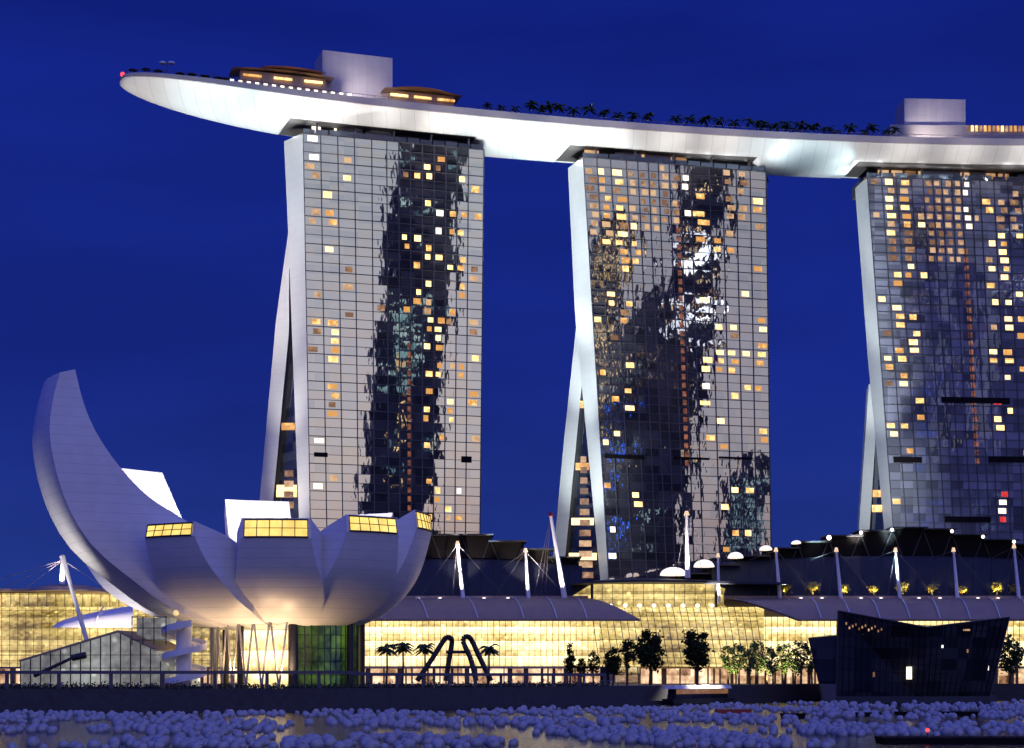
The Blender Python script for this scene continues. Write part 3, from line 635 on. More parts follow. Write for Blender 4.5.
def dbox(name, px0, px1, off, depth, z0, z1, m):
    a, _ = deck(px0, off); b, _ = deck(px1, off); d = (b - a); d.z = 0; n = Vector((-d.y, d.x, 0)).normalized() * depth; zb = (a.z + b.z) / 2
    o = MB().hexa([Vector((p.x, p.y, zb + z)) for z in (z0, z1) for p in (a, b, b + n, a + n)]); return o.build(name, m, ro), a, b, n, zb
def dheight(py, px, off):
    q, _ = deck(px, off); return Z(py, q.y) - q.z
# lift overrun boxes
dbox('plant_room', 322.5, 392.5, 14, 13, 0, dheight(54, 357, 14), M['box'])
dbox('plant_room', 904.5, 965.5, 14, 13, 0, dheight(99, 935, 14), M['box'])
for px0, px1, pyt, off in ((232, 334, 71.5, 9), (262, 326, 68.5, 15), (384, 462, 90.5, 8), (396, 448, 88.5, 14)):
    h = dheight(pyt, (px0 + px1) / 2, off)
    dbox('pavilion_room', px0 + 8, px1 - 8, off + 1.5, 5, 0, h - .5, M['amberroof'])  # amber wall colour stands in for warm light on the rooms
    a, _ = deck(px0, off); b, _ = deck(px1, off); d = (b - a); d.z = 0; n = Vector((-d.y, d.x, 0)).normalized(); rows = []
    for k in range(13):
        t = k / 12; c = a.lerp(b, t); zz = (a.z + b.z) / 2 + h - .9 * abs(2 * t - 1) ** 2.2
        rows.append([c - n * 1.5 + Vector((0, 0, zz - c.z)), c + n * 4 + Vector((0, 0, zz - c.z + .5)), c + n * 9 + Vector((0, 0, zz - c.z))])
    MB().grid(rows).build('pavilion_roof', M['amberroof'], ro)
    for k in range(3):
        t = .2 + .3 * k; c = a.lerp(b, t) + n * .6; b_ = MB(); b_.box((c.x, c.y, (a.z + b.z) / 2 + h - 2.4), (6.5, .3, .8), math.atan2(d.y, d.x)); b_.build('lit_window', M['room'], ro)
dbox('terrace_block', 890, 1062, 12, 8, 0, dheight(126, 960, 12), M['fascia'])
for k in range(22):
    px = 968 + k * 4.3; q, az = deck(px, 10.6, dheight(129.5, 980, 12)); MB().box(tuple(q), (.95, .2, 2.2), az).build('lit_window', M['room' if k % 3 else 'roomdim'], ro)
for k in range(15):
    px = 232 + k * 8.4; q, az = deck(px, 2.5, 1.9); MB().box(tuple(q), (1.3, .3, 1.0), az).build('lit_window', M['roomwhite'], ro)
q, az = deck(119.5, 1.0, 1.3); MB().ball(tuple(q), .8).build('tip_beacon', M['lampr'], ro)
for px, pyt in ((262, 60), (150, 68), (213, 70), (800, 124)):
    q, az = deck(px, 5); MB().bar(q, q + Vector((0, 0, 5 if px != 800 else 3)), .12, n=5).build('flag_pole', M['rail'], ro)
# twin-dish mast near the bow
q, az = deck(167, 8)
an = thing('signal_mast', tuple(q), 'small mast with two pale dishes near the bow of the roof deck', 'mast')
hh = Z(63, q.y) - q.z
MB().bar(q, q + Vector((0, 0, hh)), .18).build('pole', M['rail'], an)
for sg in (-1, 1): MB().ball((q.x + sg * 1.5, q.y, q.z + hh), 1.3, 10, 6, sz=.45).build('dish', M['white'], an)

# palms and parasols on the deck
def palm_mesh(h, n, L, seed, droop=.55):
    r = random.Random(seed); tr = MB(); pts = [Vector((0, 0, 0)), Vector((.1 * h * .3, 0, h * .5)), Vector((.02 * h, .03 * h, h))]
    tr.tube(pts, [h * .035, h * .025, h * .022]); lf = MB(); c = pts[-1]
    for k in range(n):
        a = 2 * math.pi * (k + r.random() * .6) / n; up = r.uniform(-.5, 1.5); d = Vector((math.cos(a), math.sin(a), 0)); sdv = Vector((-d.y, d.x, 0)); prev = None
        for s in range(7):
            t = s / 6; p = c + d * (L * t) + Vector((0, 0, L * (up * t - (droop + up * .6) * t * t))); w = L * .17 * math.sin(math.pi * min(1, t * .9 + .1)) + .02
            row = (p - sdv * w - Vector((0, 0, w * .7)), p, p + sdv * w - Vector((0, 0, w * .7)))
            if prev: lf.quad(prev[0], prev[1], row[1], row[0]); lf.quad(prev[1], prev[2], row[2], row[1])
            prev = row
    return tr, lf
protos = []
pxs = [z / 1.8156 + 460 for z in (50, 75, 100, 130, 150, 162, 180, 205, 235, 262, 288, 315, 342, 393, 418, 445, 470, 497, 525, 543, 552, 563, 575, 592, 605, 618, 632, 645, 660, 672, 685, 708, 735, 748, 775, 790)]
for n, px in enumerate(pxs):
    q, az = deck(px, 2 + 3 * rnd.random())
    h = rnd.uniform(4.6, 6.0) if px < 752 else rnd.uniform(3.4, 5.6)
    lab = 'small dark palm planted along the front of the roof deck between the towers'
    if n < 3:
        t = thing('roof_palm', tuple(q), lab, 'palm', 'palms along the roof deck')
        a, b = palm_mesh(3.8, 13, 2.3, n); protos.append(t)
        for m_, nm, mt in ((a, 'trunk', M['bark']), (b, 'crown', M['palmleaf'])):
            m_.v = [tuple(Vector(v) + q) for v in m_.v]; m_.build(nm, mt, t)
    else: clone(protos[n % 3], tuple(q), rnd.random() * 6, h / 3.8)
par = None
for n, px in enumerate((133, 146, 158, 180, 192, 205, 218, 226)):
    q, az = deck(px, 1.2 + rnd.random() * 2)
    if par is None:
        par = thing('parasol', tuple(q), 'dark round parasol open on the bow of the roof deck', 'parasol', 'parasols on the bow of the roof deck')
        MB().bar(q, q + Vector((0, 0, 2.7)), .08).build('pole', M['rail'], par)
        c = MB(); c.add([q + Vector((0, 0, 3.0))] + [q + Vector((1.7 * math.cos(k * math.pi / 5), 1.7 * math.sin(k * math.pi / 5), 2.3)) for k in range(10)], [(0, 1 + k, 1 + (k + 1) % 10) for k in range(10)]); c.build('canopy', M['dark'], par)
    else: clone(par, tuple(q), rnd.random() * 3, 1)

# floodlights under the hull, standing on the tower roofs
WC, CC = (1.0, .93, .84), (.66, .93, 1.0)
def hullpt(x, t, z):
    w, d, rs = hullsec(x); tt = Vector((1, cld(x), 0)).normalized(); nn = Vector((-tt.y, tt.x, 0)); return Vector((x, cl(x), 0)) + nn * (w * t) + Vector((0, 0, z))
FL = 1.05
def floods():
    # long-throw floodlights standing on the podium roofs
    spot((-128, 560, 36), hullpt(-118, -.3, 208), 950000 * FL, 24, WC, .9, 1)
    spot((-92, 566, 36), hullpt(-95, -.35, 205), 1050000 * FL, 24, CC, .9, 1)
    spot((-60, 560, 30), hullpt(-76, -.5, 206), 450000 * FL, 16, WC, .9, 1)
    for (a, b), (a2, b2) in zip(spans, spans[1:] + [(300, 360)]):
        mid = (b + min(a2, b + 60)) / 2
        for dx, kk in ((-20, WC), (-8, CC), (6, WC), (18, CC)):
            spot((mid + dx, 574, 34), hullpt(mid + dx, -.35, 206), 800000 * FL, 18, kk, .9, 1)
        for t in (-.8, -.2):
            spot(hullpt(b - 1, t, 199.5), hullpt(mid + 6, t * .8 - .1, 207), 7500 * FL, 100, CC, .9, .5)
            if a2 < 290: spot(hullpt(a2 + 1, t, 199.5), hullpt(mid - 6, t * .8 - .1, 207), 7500 * FL, 100, CC, .9, .5)
    for i, (a, b) in enumerate(spans):
        for k in range(4):
            x = lerp(a + 4, b - 4, k / 3); q = hullpt(x, -.97, 209)
            spot((x + 2, 545, 40), q, 900000 * FL, 13, WC, .9, 1)
        n = 10
        for k in range(n):
            x = lerp(a + 2, b - 2, k / (n - 1))
            spot(hullpt(x, -.2, 200.5), hullpt(x + .3, -.75, 205.3), 1500 * FL, 150, (.95, .97, 1.0), .8, .4)
floods()
# added floodlights that brighten the lift overrun boxes
for px in (352, 930):
    q, _ = deck(px, 1.0, 1.0); t, _ = deck(px + 4, 14, 8); spot(q, t, 14000, 110, (1, .88, .8), .9, .4)

#---PODIUM---
# ------------------------------------------------------------------ shopping mall along the promenade
def ppy(py, y): return Z(py, y)
def sheet(prof, px0, px1, n, shear=0.0, yref=None):
    """rows along the building; prof = [(depth, row)] from bottom to top. shear slides the upper points in pixels"""
    rows = []
    for i in range(n + 1):
        px = lerp(px0, px1, i / n); r = []
        for k, (y, py) in enumerate(prof): r.append(P(px - shear * k / (len(prof) - 1), py, y))
        rows.append(r)
    return rows
def frames(mb, prof, pxs, r, shear=0.0, horiz=True, px0=None, px1=None):
    off = Vector((0, -.25, .05))
    for px in pxs:
        pts = [P(px - shear * k / (len(prof) - 1), py, y) + off for k, (y, py) in enumerate(prof)]
        mb.tube(pts, r, 4)
    if horiz:
        for k, (y, py) in enumerate(prof):
            sh = shear * k / (len(prof) - 1); mb.bar(P(px0 - sh, py, y) + off, P(px1 - sh, py, y) + off, r * .8, n=4)
def curve(a, b, n, bul):
    """profile points between (depth, row) a and b, bulging by «bul» rows upward/outward"""
    out = []
    for k in range(n + 1):
        t = k / n; q = math.sin(math.pi * t); out.append((lerp(a[0], b[0], t) - q * bul * .25, lerp(a[1], b[1], t) - q * bul * .35))
    return out
WALLP = [(566, 667), (566.4, 659), (567, 651), (568, 643), (569.5, 635), (571.5, 627), (574, 617)]
def shops(root, px0, px1):
    b = MB(); b.grid(sheet([(567, 683.5), (567, 668.5)], px0, px1, 1), smooth=False); b.build('shop_window', M['shop'], root)
    px = px0
    while px < px1:
        c = P(px, 676, 565.5); b = MB(); b.box((c.x, 565.5, 8), (rnd.choice((.4, .5, .9, 1.6)), 1.4, 6)); px += rnd.choice((6, 9, 12, 16)); b.build('shop_pier', M['concrete_warm'], root)
    b = MB(); b.grid(sheet([(563, 668.6), (563, 666.6), (567.5, 665.6)], px0, px1, 1), smooth=False); b.build('awning_band', M['amberroof'], root)
def wing(px0, px1, label, ribs, lamps=(), e0=0, e1=0):
    c = P((px0 + px1) / 2, 684, 570); root = thing('shopping_mall', (c.x, c.y, GZ), label, 'building')
    shops(root, px0, px1)
    b = MB(); b.grid(sheet(WALLP, px0, px1 + (40 if e1 else 0), 60)); b.build('glazed_wall', M['warm'], root)
    b = MB(); frames(b, WALLP, [px0 + k * 5.9 for k in range(int((px1 - px0 + (40 if e1 else 0)) / 5.9) + 1)], .11, 0, True, px0, px1 + (40 if e1 else 0)); b.build('glazing_frame', M['mullion'], root)
    # canopy: curved sheet leaning back, white ribs
    CP = curve((558, 619), (580, 598), 8, 16)
    cs = []
    for i in range(31):
        cs.append([P(lerp(px0 + e0 * (1 - k / 8) ** 1.6, px1 + e1 * (1 - k / 8) ** 1.6, i / 30) - 12 * k / 8, py, y) for k, (y, py) in enumerate(CP)])
    b = MB(); b.grid(cs); r2 = [[p + Vector((0, .2, -.7)) for p in r] for r in cs]; b.grid([r[::-1] for r in r2]); A0, A1 = cs[0][0], cs[30][0]
    b.quad(A0, A1, A1 + Vector((0, .2, -.7)), A0 + Vector((0, .2, -.7))); b.build('canopy_roof', M['roofgrey'], root)
    for px in ribs:
        b = MB(); b.tube([P(px + 12 - 12 * k / 8, py, y) + Vector((0, -.2, .25)) for k, (y, py) in enumerate(CP)], .22, 5); b.build('canopy_rib', M['white'], root)
    b = MB(); a, d = P(px0 - 12, 598.5, 580), P(px1 - 12, 598.5, 580); b.box(((a.x + d.x) / 2, 581, a.z + .3), (d.x - a.x, 2, 1.2)); b.build('roof_gutter', M['amberroof'], root)
    b = MB(); a, d = P(px0 - 12, 601, 581), P(px1 - 12, 601, 581); b.box(((a.x + d.x) / 2, 589.5, a.z - 6), (d.x - a.x, 16, 14)); b.build('back_block', M['soffit'], root)
    for px in lamps:
        c = P(px, 598.5, 578.5); b = MB(); b.ball(tuple(c), .7, 8, 6, sz=.5); b.build('gutter_lamp', M['lampw'], root)
    return root
wing(352, 600, 'middle wing of the lit mall under a grey canopy, beside the flower-shaped museum', [370, 416, 466, 512, 545, 575], (418, 440, 484, 508), 0, 40)
wing(736, 1090, 'right wing of the lit mall under a long grey ribbed canopy, behind the dark pavilion', [809, 839, 868, 898, 928, 958, 988, 1018, 1048, 1075], (801, 822, 861, 881, 919, 940, 978, 998, 1036), 62, 0)

# left wing: golden glass vault
c = P(60, 684, 570); root = thing('shopping_mall', (c.x, c.y, GZ), 'left wing of the mall with a golden glass vault, behind the museum', 'building')
VP = [(563, 668), (563.5, 655), (565, 642), (568, 630), (573, 618), (580, 607)]
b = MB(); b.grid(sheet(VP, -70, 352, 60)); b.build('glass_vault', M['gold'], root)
b = MB(); frames(b, VP, [-70 + k * 8 for k in range(53)], .11, 0, True, -70, 352)
for k in range(12): 
    t = (k + .5) / 12; b.bar(P(-70, lerp(668, 608, t), lerp(563, 579, t * t)) + Vector((0, -.6, 0)), P(352, lerp(668, 608, t), lerp(563, 579, t * t)) + Vector((0, -.6, 0)), .08, n=4)
b.build('vault_frame', M['mullion'], root)
b = MB(); b.grid(sheet([(582, 607), (582.5, 593)], -70, 160, 1), smooth=False); b.build('clerestory', M['gold'], root)
b = MB(); frames(b, [(582, 607), (582.5, 593)], [-70 + k * 9 for k in range(26)], .14, 0, True, -70, 160); b.build('clerestory_frame', M['mullion'], root)
b = MB(); a, d = P(-70, 592, 578), P(160, 590, 578); b.hexa([a, d, d + Vector((0, 30, 0)), a + Vector((0, 30, 0)), a + Vector((0, 0, .9)), d + Vector((0, 0, .9)), d + Vector((0, 30, 1.5)), a + Vector((0, 30, 1.5))]); b.build('flat_roof', M['roofgrey'], root)
shops(root, -70, 352)
def lens(px0, px1, pyt, pyb, y, dep, name, m, parent):
    ca = P((px0 + px1) / 2, pyb, y + dep / 2); rx = (px1 - px0) / 2 / F * (y + dep / 2); h = (pyb - pyt) / F * y; b = MB(); rows = []
    for j in range(7):
        t = j / 6 * math.pi / 2; rows.append([ca + Vector((rx * math.cos(t) * math.cos(p), dep / 2 * math.cos(t) * math.sin(p), h * math.sin(t))) for p in [k * math.pi / 14 for k in range(29)]])
    b.grid(rows); b.add(rows[0][:-1], [tuple(range(28))[::-1]]); return b.build(name, m, parent)
lens(30, 106, 584.5, 592, 556, 26, 'disc_canopy', M['roofgrey'], root)
# pale shell canopy
b = MB(); rows = []
for i in range(17):
    px = lerp(52, 133, i / 16); h = (i / 16) ** .55 * 22; rows.append([P(px, 627.5, 545), P(px, 627.5 - h * .55, 546), P(px, 627.5 - h * .88, 549), P(px, 627.5 - h, 556)])
b.grid(rows); b.build('shell_canopy', M['white'], root)
b = MB(); b.tube([P(95 + 3 * k, 627 - [0, 10, 16, 20][k], [545, 546, 549, 556][k]) + Vector((0, -.3, .2)) for k in range(4)], .25, 5); b.build('shell_rib', M['white'], root)
spot(P(90, 662, 528), P(97, 615, 548), 70000, 90, (1, .85, .66))

# entrance hall between the wings
c = P(650, 684, 565); root = thing('entrance_hall', (c.x, c.y, GZ), 'golden glass entrance hall under a flat dark roof, below the middle hotel tower', 'building')
EP = [(558, 667), (558.3, 658), (559, 649), (561, 640), (564, 630), (568, 621), (573, 613), (579, 607)]
b = MB(); b.grid(sheet(EP, 600, 764, 40)); b.build('glass_vault', M['gold'], root)
b = MB(); frames(b, EP, [600 + 6.85 * k for k in range(25)], .14, 10, True, 600, 764); b.build('vault_frame', M['mullion'], root)
b = MB(); b.grid(sheet([(580, 608), (580, 584)], 592, 716, 1), smooth=False); b.build('gallery_glass', M['gold'], root)
b = MB(); frames(b, [(580, 608), (580, 600), (580, 592), (580, 584)], [592 + 10.3 * k for k in range(13)], .13, 0, True, 592, 716); b.build('gallery_frame', M['mullion'], root)
b = MB()
for a_, c_ in (((572, 597.5, 581), (592, 586, 581)), ):
    b.quad(P(566, 600, 582), P(592, 608, 580), P(592, 585, 580), P(588, 586, 582))
b.build('side_glass', M['gold'], root)
b = MB(); b.quad(P(716, 608, 580), P(742, 604, 584), P(728, 590, 584), P(716, 585, 580)); b.build('side_glass', M['gold'], root)
b = MB()
for x0, x1, pyy, y, dep in ((572, 792, 584.2, 572, 24),):
    rows = []
    for k in range(25):
        t = k / 24; px = lerp(x0, x1, t); arch = 6.5 * math.sin(math.pi * min(1, t * 1.15 + .0) ** .8) if t < .87 else 6.5 * math.sin(math.pi * min(1, t * 1.15) ** .8)
        p = P(px, pyy - arch * .35, y); rows.append([p, p + Vector((0, 0, .7)), P(px, pyy - arch, y + dep), P(px, pyy, y + dep) + Vector((0, 0, -1)), p])
    b.grid(rows, smooth=False)
b.build('flat_roof', M['roofblue'], root)
for k in range(9): 
    c = P(596 + 14.5 * k, 605.5, 577.5); b = MB(); b.ball(tuple(c), .75, 7, 5, sz=.8); b.build('gallery_lamp', M['lampw'], root)
shops(root, 640, 736)
b = MB()
for px in (592, 716): b.bar(P(px, 609, 579), P(px, 581, 579), .5)
b.build('corner_post', M['dark'], root)

# stepped roofs of the halls behind
def stepped(label, steps, blue, y=586):
    c = P((steps[0][0] + steps[-1][1]) / 2, 640, y); root = thing('theatre_hall', (c.x, c.y, GZ), label, 'building')
    for n, (a, d, py) in enumerate(steps):
        x0, x1, zt = X(a, y), X(d, y), Z(py, y)
        b = MB(); b.box(((x0 + x1) / 2, y + 7, (zt + 20) / 2), (x1 - x0 - .05, 12, zt - 20)); b.build('hall_block', M['black'], root)
        b = MB(); b.box(((x0 + x1) / 2, y + 4, zt + .2), (x1 - x0 + 1.6, 14, .4)); b.build('roof_slab', M['dark'], root)
        b = MB(); zz = zt - 14 if n else zt - 9; k = max(1, round((x1 - x0) / 10)); q = (x1 - x0) / k
        for i in range(k):
            b.bar((x0 + i * q, y + .7, zt), (x0 + (i + .5) * q, y + .7, max(zz, 38)), .25, n=4); b.bar((x0 + (i + 1) * q, y + .7, zt), (x0 + (i + .5) * q, y + .7, max(zz, 38)), .25, n=4)
        b.build('truss', M['dark'], root)
    a, d, pt = blue; PR = [(582.2, 599), (583, 588), (584.2, 577), (585.6, pt + 3), (586.5, pt)]
    rows = []
    for i in range(41):
        t = i / 40; r = []
        for k, (yy, py) in enumerate(PR):
            sag = (2 * t - 1) ** 2 * 7 * k / 4; r.append(P(lerp(a, d, t), py + sag, yy))
        rows.append(r)
    b = MB(); b.grid(rows); b.build('curved_roof', M['roofblue'], root)
    b = MB()
    for i in range(0, 41, 2):
        b = MB(); b.tube([p + Vector((0, -.1, 0)) for p in rows[i]], .12, 4); b.build('roof_seam', M['dark'], root)
    return root
stepped('dark stepped hall roof left of the middle hotel tower, behind the canopy', [(330, 432, 531), (432, 491, 535.5), (491, 524, 542), (524, 551, 550), (551, 579, 558)], (330, 582, 559))
ST = [(676, 706, 574.5), (706, 737, 566), (737, 767, 557), (767, 797, 549), (797, 828, 542.5), (828, 860, 536.5), (860, 892, 531.5), (892, 924, 528.5), (924, 953, 530), (953, 984, 535.5), (984, 1015, 540.5), (1015, 1062, 545)]
rt = stepped('dark stepped hall roof rising to a peak in front of the right hotel tower', ST, (712, 1085, 556))
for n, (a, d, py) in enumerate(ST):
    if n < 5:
        w = (26, 20, 15, 12, 9)[n]; h = (9.5, 8.5, 7, 5.5, 4)[n]; lens(a - w * .62, a + w * .42, py - h + 2, py + 1, 577, 8, 'glowing_roof_end', M['roof_end'], rt)  # emissive shells imitate the floodlit white ends of the roof steps
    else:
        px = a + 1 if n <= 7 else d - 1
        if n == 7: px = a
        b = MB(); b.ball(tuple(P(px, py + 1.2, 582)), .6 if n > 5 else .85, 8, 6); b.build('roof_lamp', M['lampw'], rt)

# masts and their stays
def mast(t, bt, y, label, lamp=True, r=.75, stays=(), red=False):
    a, c = P(*bt, y), P(*t, y); o = thing('roof_mast', tuple(a), label, 'mast', None)
    MB().bar(a, c, r, r * .55, 8).build('pole', M['white'], o)
    MB().bar(c - Vector((0, 0, .4)), c + Vector((0, 0, 1.0)), r * 1.1, r * .6, 8).build('cap', M['lampy'] if lamp else M['red'], o)
    for px, py, yy in stays: MB().bar(c, P(px, py, yy), .10, n=4).build('stay_cable', M['rail'], o)
    spot(P(bt[0] - 4, bt[1] + 1, y - 6), (a + c) / 2 + Vector((0, 0, 3)), 60000, 70, (1, .86, .7))
mast((457.5, 544), (463, 598), 579, 'white mast on the canopy nearest the museum, left of the other masts', stays=((420, 597, 578), (505, 597, 578), (452, 597, 578)))
mast((525.5, 551), (528.5, 598), 579, 'white mast on the canopy right of the one nearest the museum', stays=((495, 597, 578), (560, 590, 578), (500, 570, 584)))
mast((550.7, 515), (564.6, 598), 577, 'tall leaning white mast beside the splayed leg of the middle hotel tower', False, .95, stays=((534, 597, 578), (545, 597, 578), (540, 597, 580)))
mast((686.6, 514), (687.7, 578), 575, 'tall upright white mast on the entrance hall roof between two glowing roof ends', True, .9, stays=((676, 576, 578), (703, 574, 578), (718, 572, 578)))
mast((718, 556), (719, 603), 577, 'short white mast right of the entrance hall roof', True, .6)
for px, pb, lb in ((776, 780, 'white mast on the right canopy, nearest the entrance hall'), (836.3, 841, 'white mast on the right canopy above the left end of the dark pavilion'), (895.5, 900, 'white mast on the right canopy above the middle of the dark pavilion'), (953.5, 957.5, 'white mast on the right canopy above the right part of the dark pavilion'), (1014, 1019, 'white mast on the right canopy at the picture edge')):
    mast((px, 550.5 if px != 1014 else 547), (pb, 599), 579, lb, True, .7, stays=((px - 8, 597, 578), (px - 26, 560, 584), (px + 24, 575, 583), (px + 40, 597, 581)))
mast((63, 560), (62, 584), 560, 'short white mast with fanning cables on the left disc canopy', False, 1.0, stays=((-30, 588, 560), (0, 590, 560), (25, 589, 560), (105, 588, 560)))
# lit planters on the terrace under the stepped roof
tl = None
for n, px in enumerate((785, 813, 844, 874, 903, 932, 962, 997, 1016)):
    q = P(px, 597.5, 580.5)
    if tl is None:
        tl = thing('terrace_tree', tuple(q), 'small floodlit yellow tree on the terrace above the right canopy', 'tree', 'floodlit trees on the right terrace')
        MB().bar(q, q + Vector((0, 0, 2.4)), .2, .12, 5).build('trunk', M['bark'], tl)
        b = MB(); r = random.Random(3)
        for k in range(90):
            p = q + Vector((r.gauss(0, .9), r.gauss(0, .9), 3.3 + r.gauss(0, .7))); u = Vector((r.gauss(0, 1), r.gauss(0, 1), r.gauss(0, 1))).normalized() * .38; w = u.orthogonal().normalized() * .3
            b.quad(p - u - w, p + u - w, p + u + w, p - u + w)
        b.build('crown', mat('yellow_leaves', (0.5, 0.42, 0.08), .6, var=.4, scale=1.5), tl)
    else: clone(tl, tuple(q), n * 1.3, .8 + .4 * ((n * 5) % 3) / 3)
    spot(q + Vector((0, -1.5, .3)), q + Vector((0, 0, 3.5)), 2000, 80, (1, .8, .3), .6, .2)

# ------------------------------------------------------------------ flower-shaped museum
LC = Vector((X(292, 430), 430, 0)); 
lo = thing('flower_museum', (LC.x, LC.y, GZ), 'white flower-shaped museum of ten curved fingers, its left finger towering', 'museum')
def cat_(pts, n):
    pts = [Vector(p).to_3d() if len(p) == 3 else Vector((p[0], p[1], 0)) for p in pts]; out = []; m = len(pts) - 1
    for i in range(n + 1):
        t = i / n * m; k = min(int(t), m - 1); f = t - k; p0 = pts[max(k - 1, 0)]; p1 = pts[k]; p2 = pts[k + 1]; p3 = pts[min(k + 2, m)]
        out.append(.5 * ((2 * p1) + (p2 - p0) * f + (2 * p0 - 5 * p1 + 4 * p2 - p3) * f * f + (3 * p1 - p0 - 3 * p2 + p3) * f ** 3))
    return out
def petal(psi, outer, inner, wmax, sky=True, wtip=None, bulge=.13, k=.325):
    """outer / inner: (radius, height) from the centre to the tip; the end cap joins both tips"""
    er = Vector((math.sin(R(psi)), -math.cos(R(psi)), 0)); et = Vector((math.cos(R(psi)), math.sin(R(psi)), 0)); N = 22; Q = 8
    O = cat_(outer, N); I = cat_(inner, N)
    def wd(i):
        w = min(wmax, k * max(O[i].x, 3)); w = w if O[i].x < wmax / k * 1.0 else wmax
        if wtip: f = max(0, (i / N - .6) / .4); w = lerp(w, wtip, f * f * (3 - 2 * f))
        return w
    def pt(rz, q, w, bg): return LC + er * (rz.x - bg * q * q * w) + et * (q * w) + Vector((0, 0, rz.y + bg * .25 * q * q * w * 0))
    b = MB(); ro_ = [[pt(O[i], -1 + 2 * j / Q, wd(i), bulge) for j in range(Q + 1)] for i in range(N + 1)]
    ri = [[pt(I[i], -1 + 2 * j / Q, wd(i) * .985, bulge * .3) for j in range(Q + 1)] for i in range(N + 1)]
    b.grid([r[::-1] for r in ro_]); b.grid(ri)
    for j, fl in ((0, False), (Q, True)):
        b.grid([[ri[i][j], ri[i][j].lerp(ro_[i][j], .5), ro_[i][j]][::(1 if fl else -1)] for i in range(N + 1)], smooth=False)
    b.grid([ro_[N][::-1], ri[N][::-1]], smooth=False)
    o = b.build('petal', M['petal'], lo)
    if sky:
        s = MB(); fr = MB(); a0, a1, b0, b1 = ro_[N][0], ro_[N][Q], ri[N][0], ri[N][Q]
        def cp(u, v):
            f = u * Q; j = min(int(f), Q - 1); f -= j; return ro_[N][j].lerp(ro_[N][j + 1], f).lerp(ri[N][j].lerp(ri[N][j + 1], f), v) + er * .12
        us = [.05 + .9 * i / 10 for i in range(11)]
        s.grid([[cp(u, .08) for u in us], [cp(u, .9) for u in us]], smooth=False); sk = s.build('skylight', M['skylight'], o)
        for i in range(6): u = .05 + .9 * i / 5; fr.bar(cp(u, .08) + er * .1, cp(u, .9) + er * .1, .13, n=4)
        for v in (.06, .5, .92): fr.tube([cp(u, v) + er * .1 for u in us], .11 if v == .5 else .25, 4)
        # thin dark roof edge
        fr.build('skylight_frame', M['dark'], sk)
    return o
def zz(py, rr, psi): return Z(py, 430 - rr * math.cos(R(psi)))
def std(psi, r, py_top, py_cap, wmax, sky=True, tilt=1.2, r0=9.0, wtip=None):
    zt, zc = zz(py_top, r, psi), zz(py_cap, r, psi); zb = Z(632, 430)
    out = [(r0, zb), (lerp(r0, r, .38), zb + (zc - zb) * .10), (lerp(r0, r, .68), zb + (zc - zb) * .32), (lerp(r0, r, .88), zb + (zc - zb) * .62), (r, zc)]
    if abs(psi) < 120 and sky: inn = [(r0 * .5, zb + 13), (lerp(r0, r, .4), lerp(zb + 10, zt, .42)), (lerp(r0, r, .72), lerp(zb + 10, zt, .78)), (r - tilt, zt)]
    else: inn = [(r0 * .5, zb + 9), (lerp(r0, r, .4), zb + 10 + (zt - zb) * .12), (lerp(r0, r, .72), lerp(zb + 10, zt, .45)), (r - tilt, zt)]
    return petal(psi, out, inn, wmax, sky, wtip=wtip, k=.35)
std(-31, 46, 522.5, 537, 10.0, wtip=7.6)
std(2, 40, 517.5, 538, 10.3, wtip=8.1)
std(37, 39, 515.5, 533, 10.0, wtip=7.2)
std(77, 35.5, 512, 531, 9.4, wtip=7.0)
std(108, 34, 517, 532, 7.6)
std(150, 38, 514, 527, 6.0)
std(200, 45, 501, 517, 9.0)
std(-130, 63, 470.5, 490, 8.0)
std(-99, 52, 560, 567, 9, False)
# the towering left finger
pb = -62.0; sx = math.sin(R(-pb))
def rz(px, py):
    r_ = 40.0
    for _ in range(8): y_ = 430 - r_ * math.cos(R(pb)); r_ = (LC.x - X(px, y_)) / sx
    return (r_, Z(py, y_))
BO = [(9, Z(632, 430)), rz(212, 627), rz(160, 611), rz(120, 583), rz(77, 546), rz(51, 500), rz(38, 445), rz(41, 408), rz(49, 377.5)]
BI = [(5, Z(590, 430)), rz(212, 548), rz(166, 519), rz(134, 498), rz(106, 468), rz(86, 438), rz(74, 408), rz(66, 374.5)]
petal(pb, BO, BI, 9.6, False, wtip=8.2, bulge=.08)
b = MB(); b.prism([(LC.x + 10.5 * math.cos(t * math.pi / 12), LC.y + 10.5 * math.sin(t * math.pi / 12)) for t in range(24)], Z(632, 430) - .6, Z(632, 430) + 8); b.build('bowl_floor', M['petal'], lo)
# drum below: lattice at the left, green glass at the right, dark columns
def ring(r, a0, a1, z0, z1, n=14): return [[LC + Vector((r * math.sin(a), -r * math.cos(a), z)) for z in (z0, z1)] for a in [lerp(R(a0), R(a1), i / n) for i in range(n + 1)]]
zt = Z(622, 422)
MB().grid(ring(12, -180, 180, GZ, zt, 36)).build('core_wall', M['warm'], lo)  # the wall itself glows in place of warm interior light
MB().grid(ring(16.5, 12, 95, GZ, zt)).build('green_glass', M['green'], lo)
b = MB()
for r_ in ring(16.6, 12, 95, GZ, zt): b.bar(r_[0], r_[1], .16, n=4)
for k in range(6): b.tube([LC + Vector((16.6 * math.sin(R(12 + 83 * i / 14)), -16.6 * math.cos(R(12 + 83 * i / 14)), lerp(GZ, zt, k / 5))) for i in range(15)], .12, 4)
b.build('green_glass_frame', M['dark'], lo)
b = MB()
for k in range(9):
    a = -100 + 12.3 * k
    for s_ in (-1, 1):
        b.bar(LC + Vector((20 * math.sin(R(a)), -20 * math.cos(R(a)), GZ)), LC + Vector((20 * math.sin(R(a + s_ * 6.1)), -20 * math.cos(R(a + s_ * 6.1)), zt + 1)), .28, n=5)
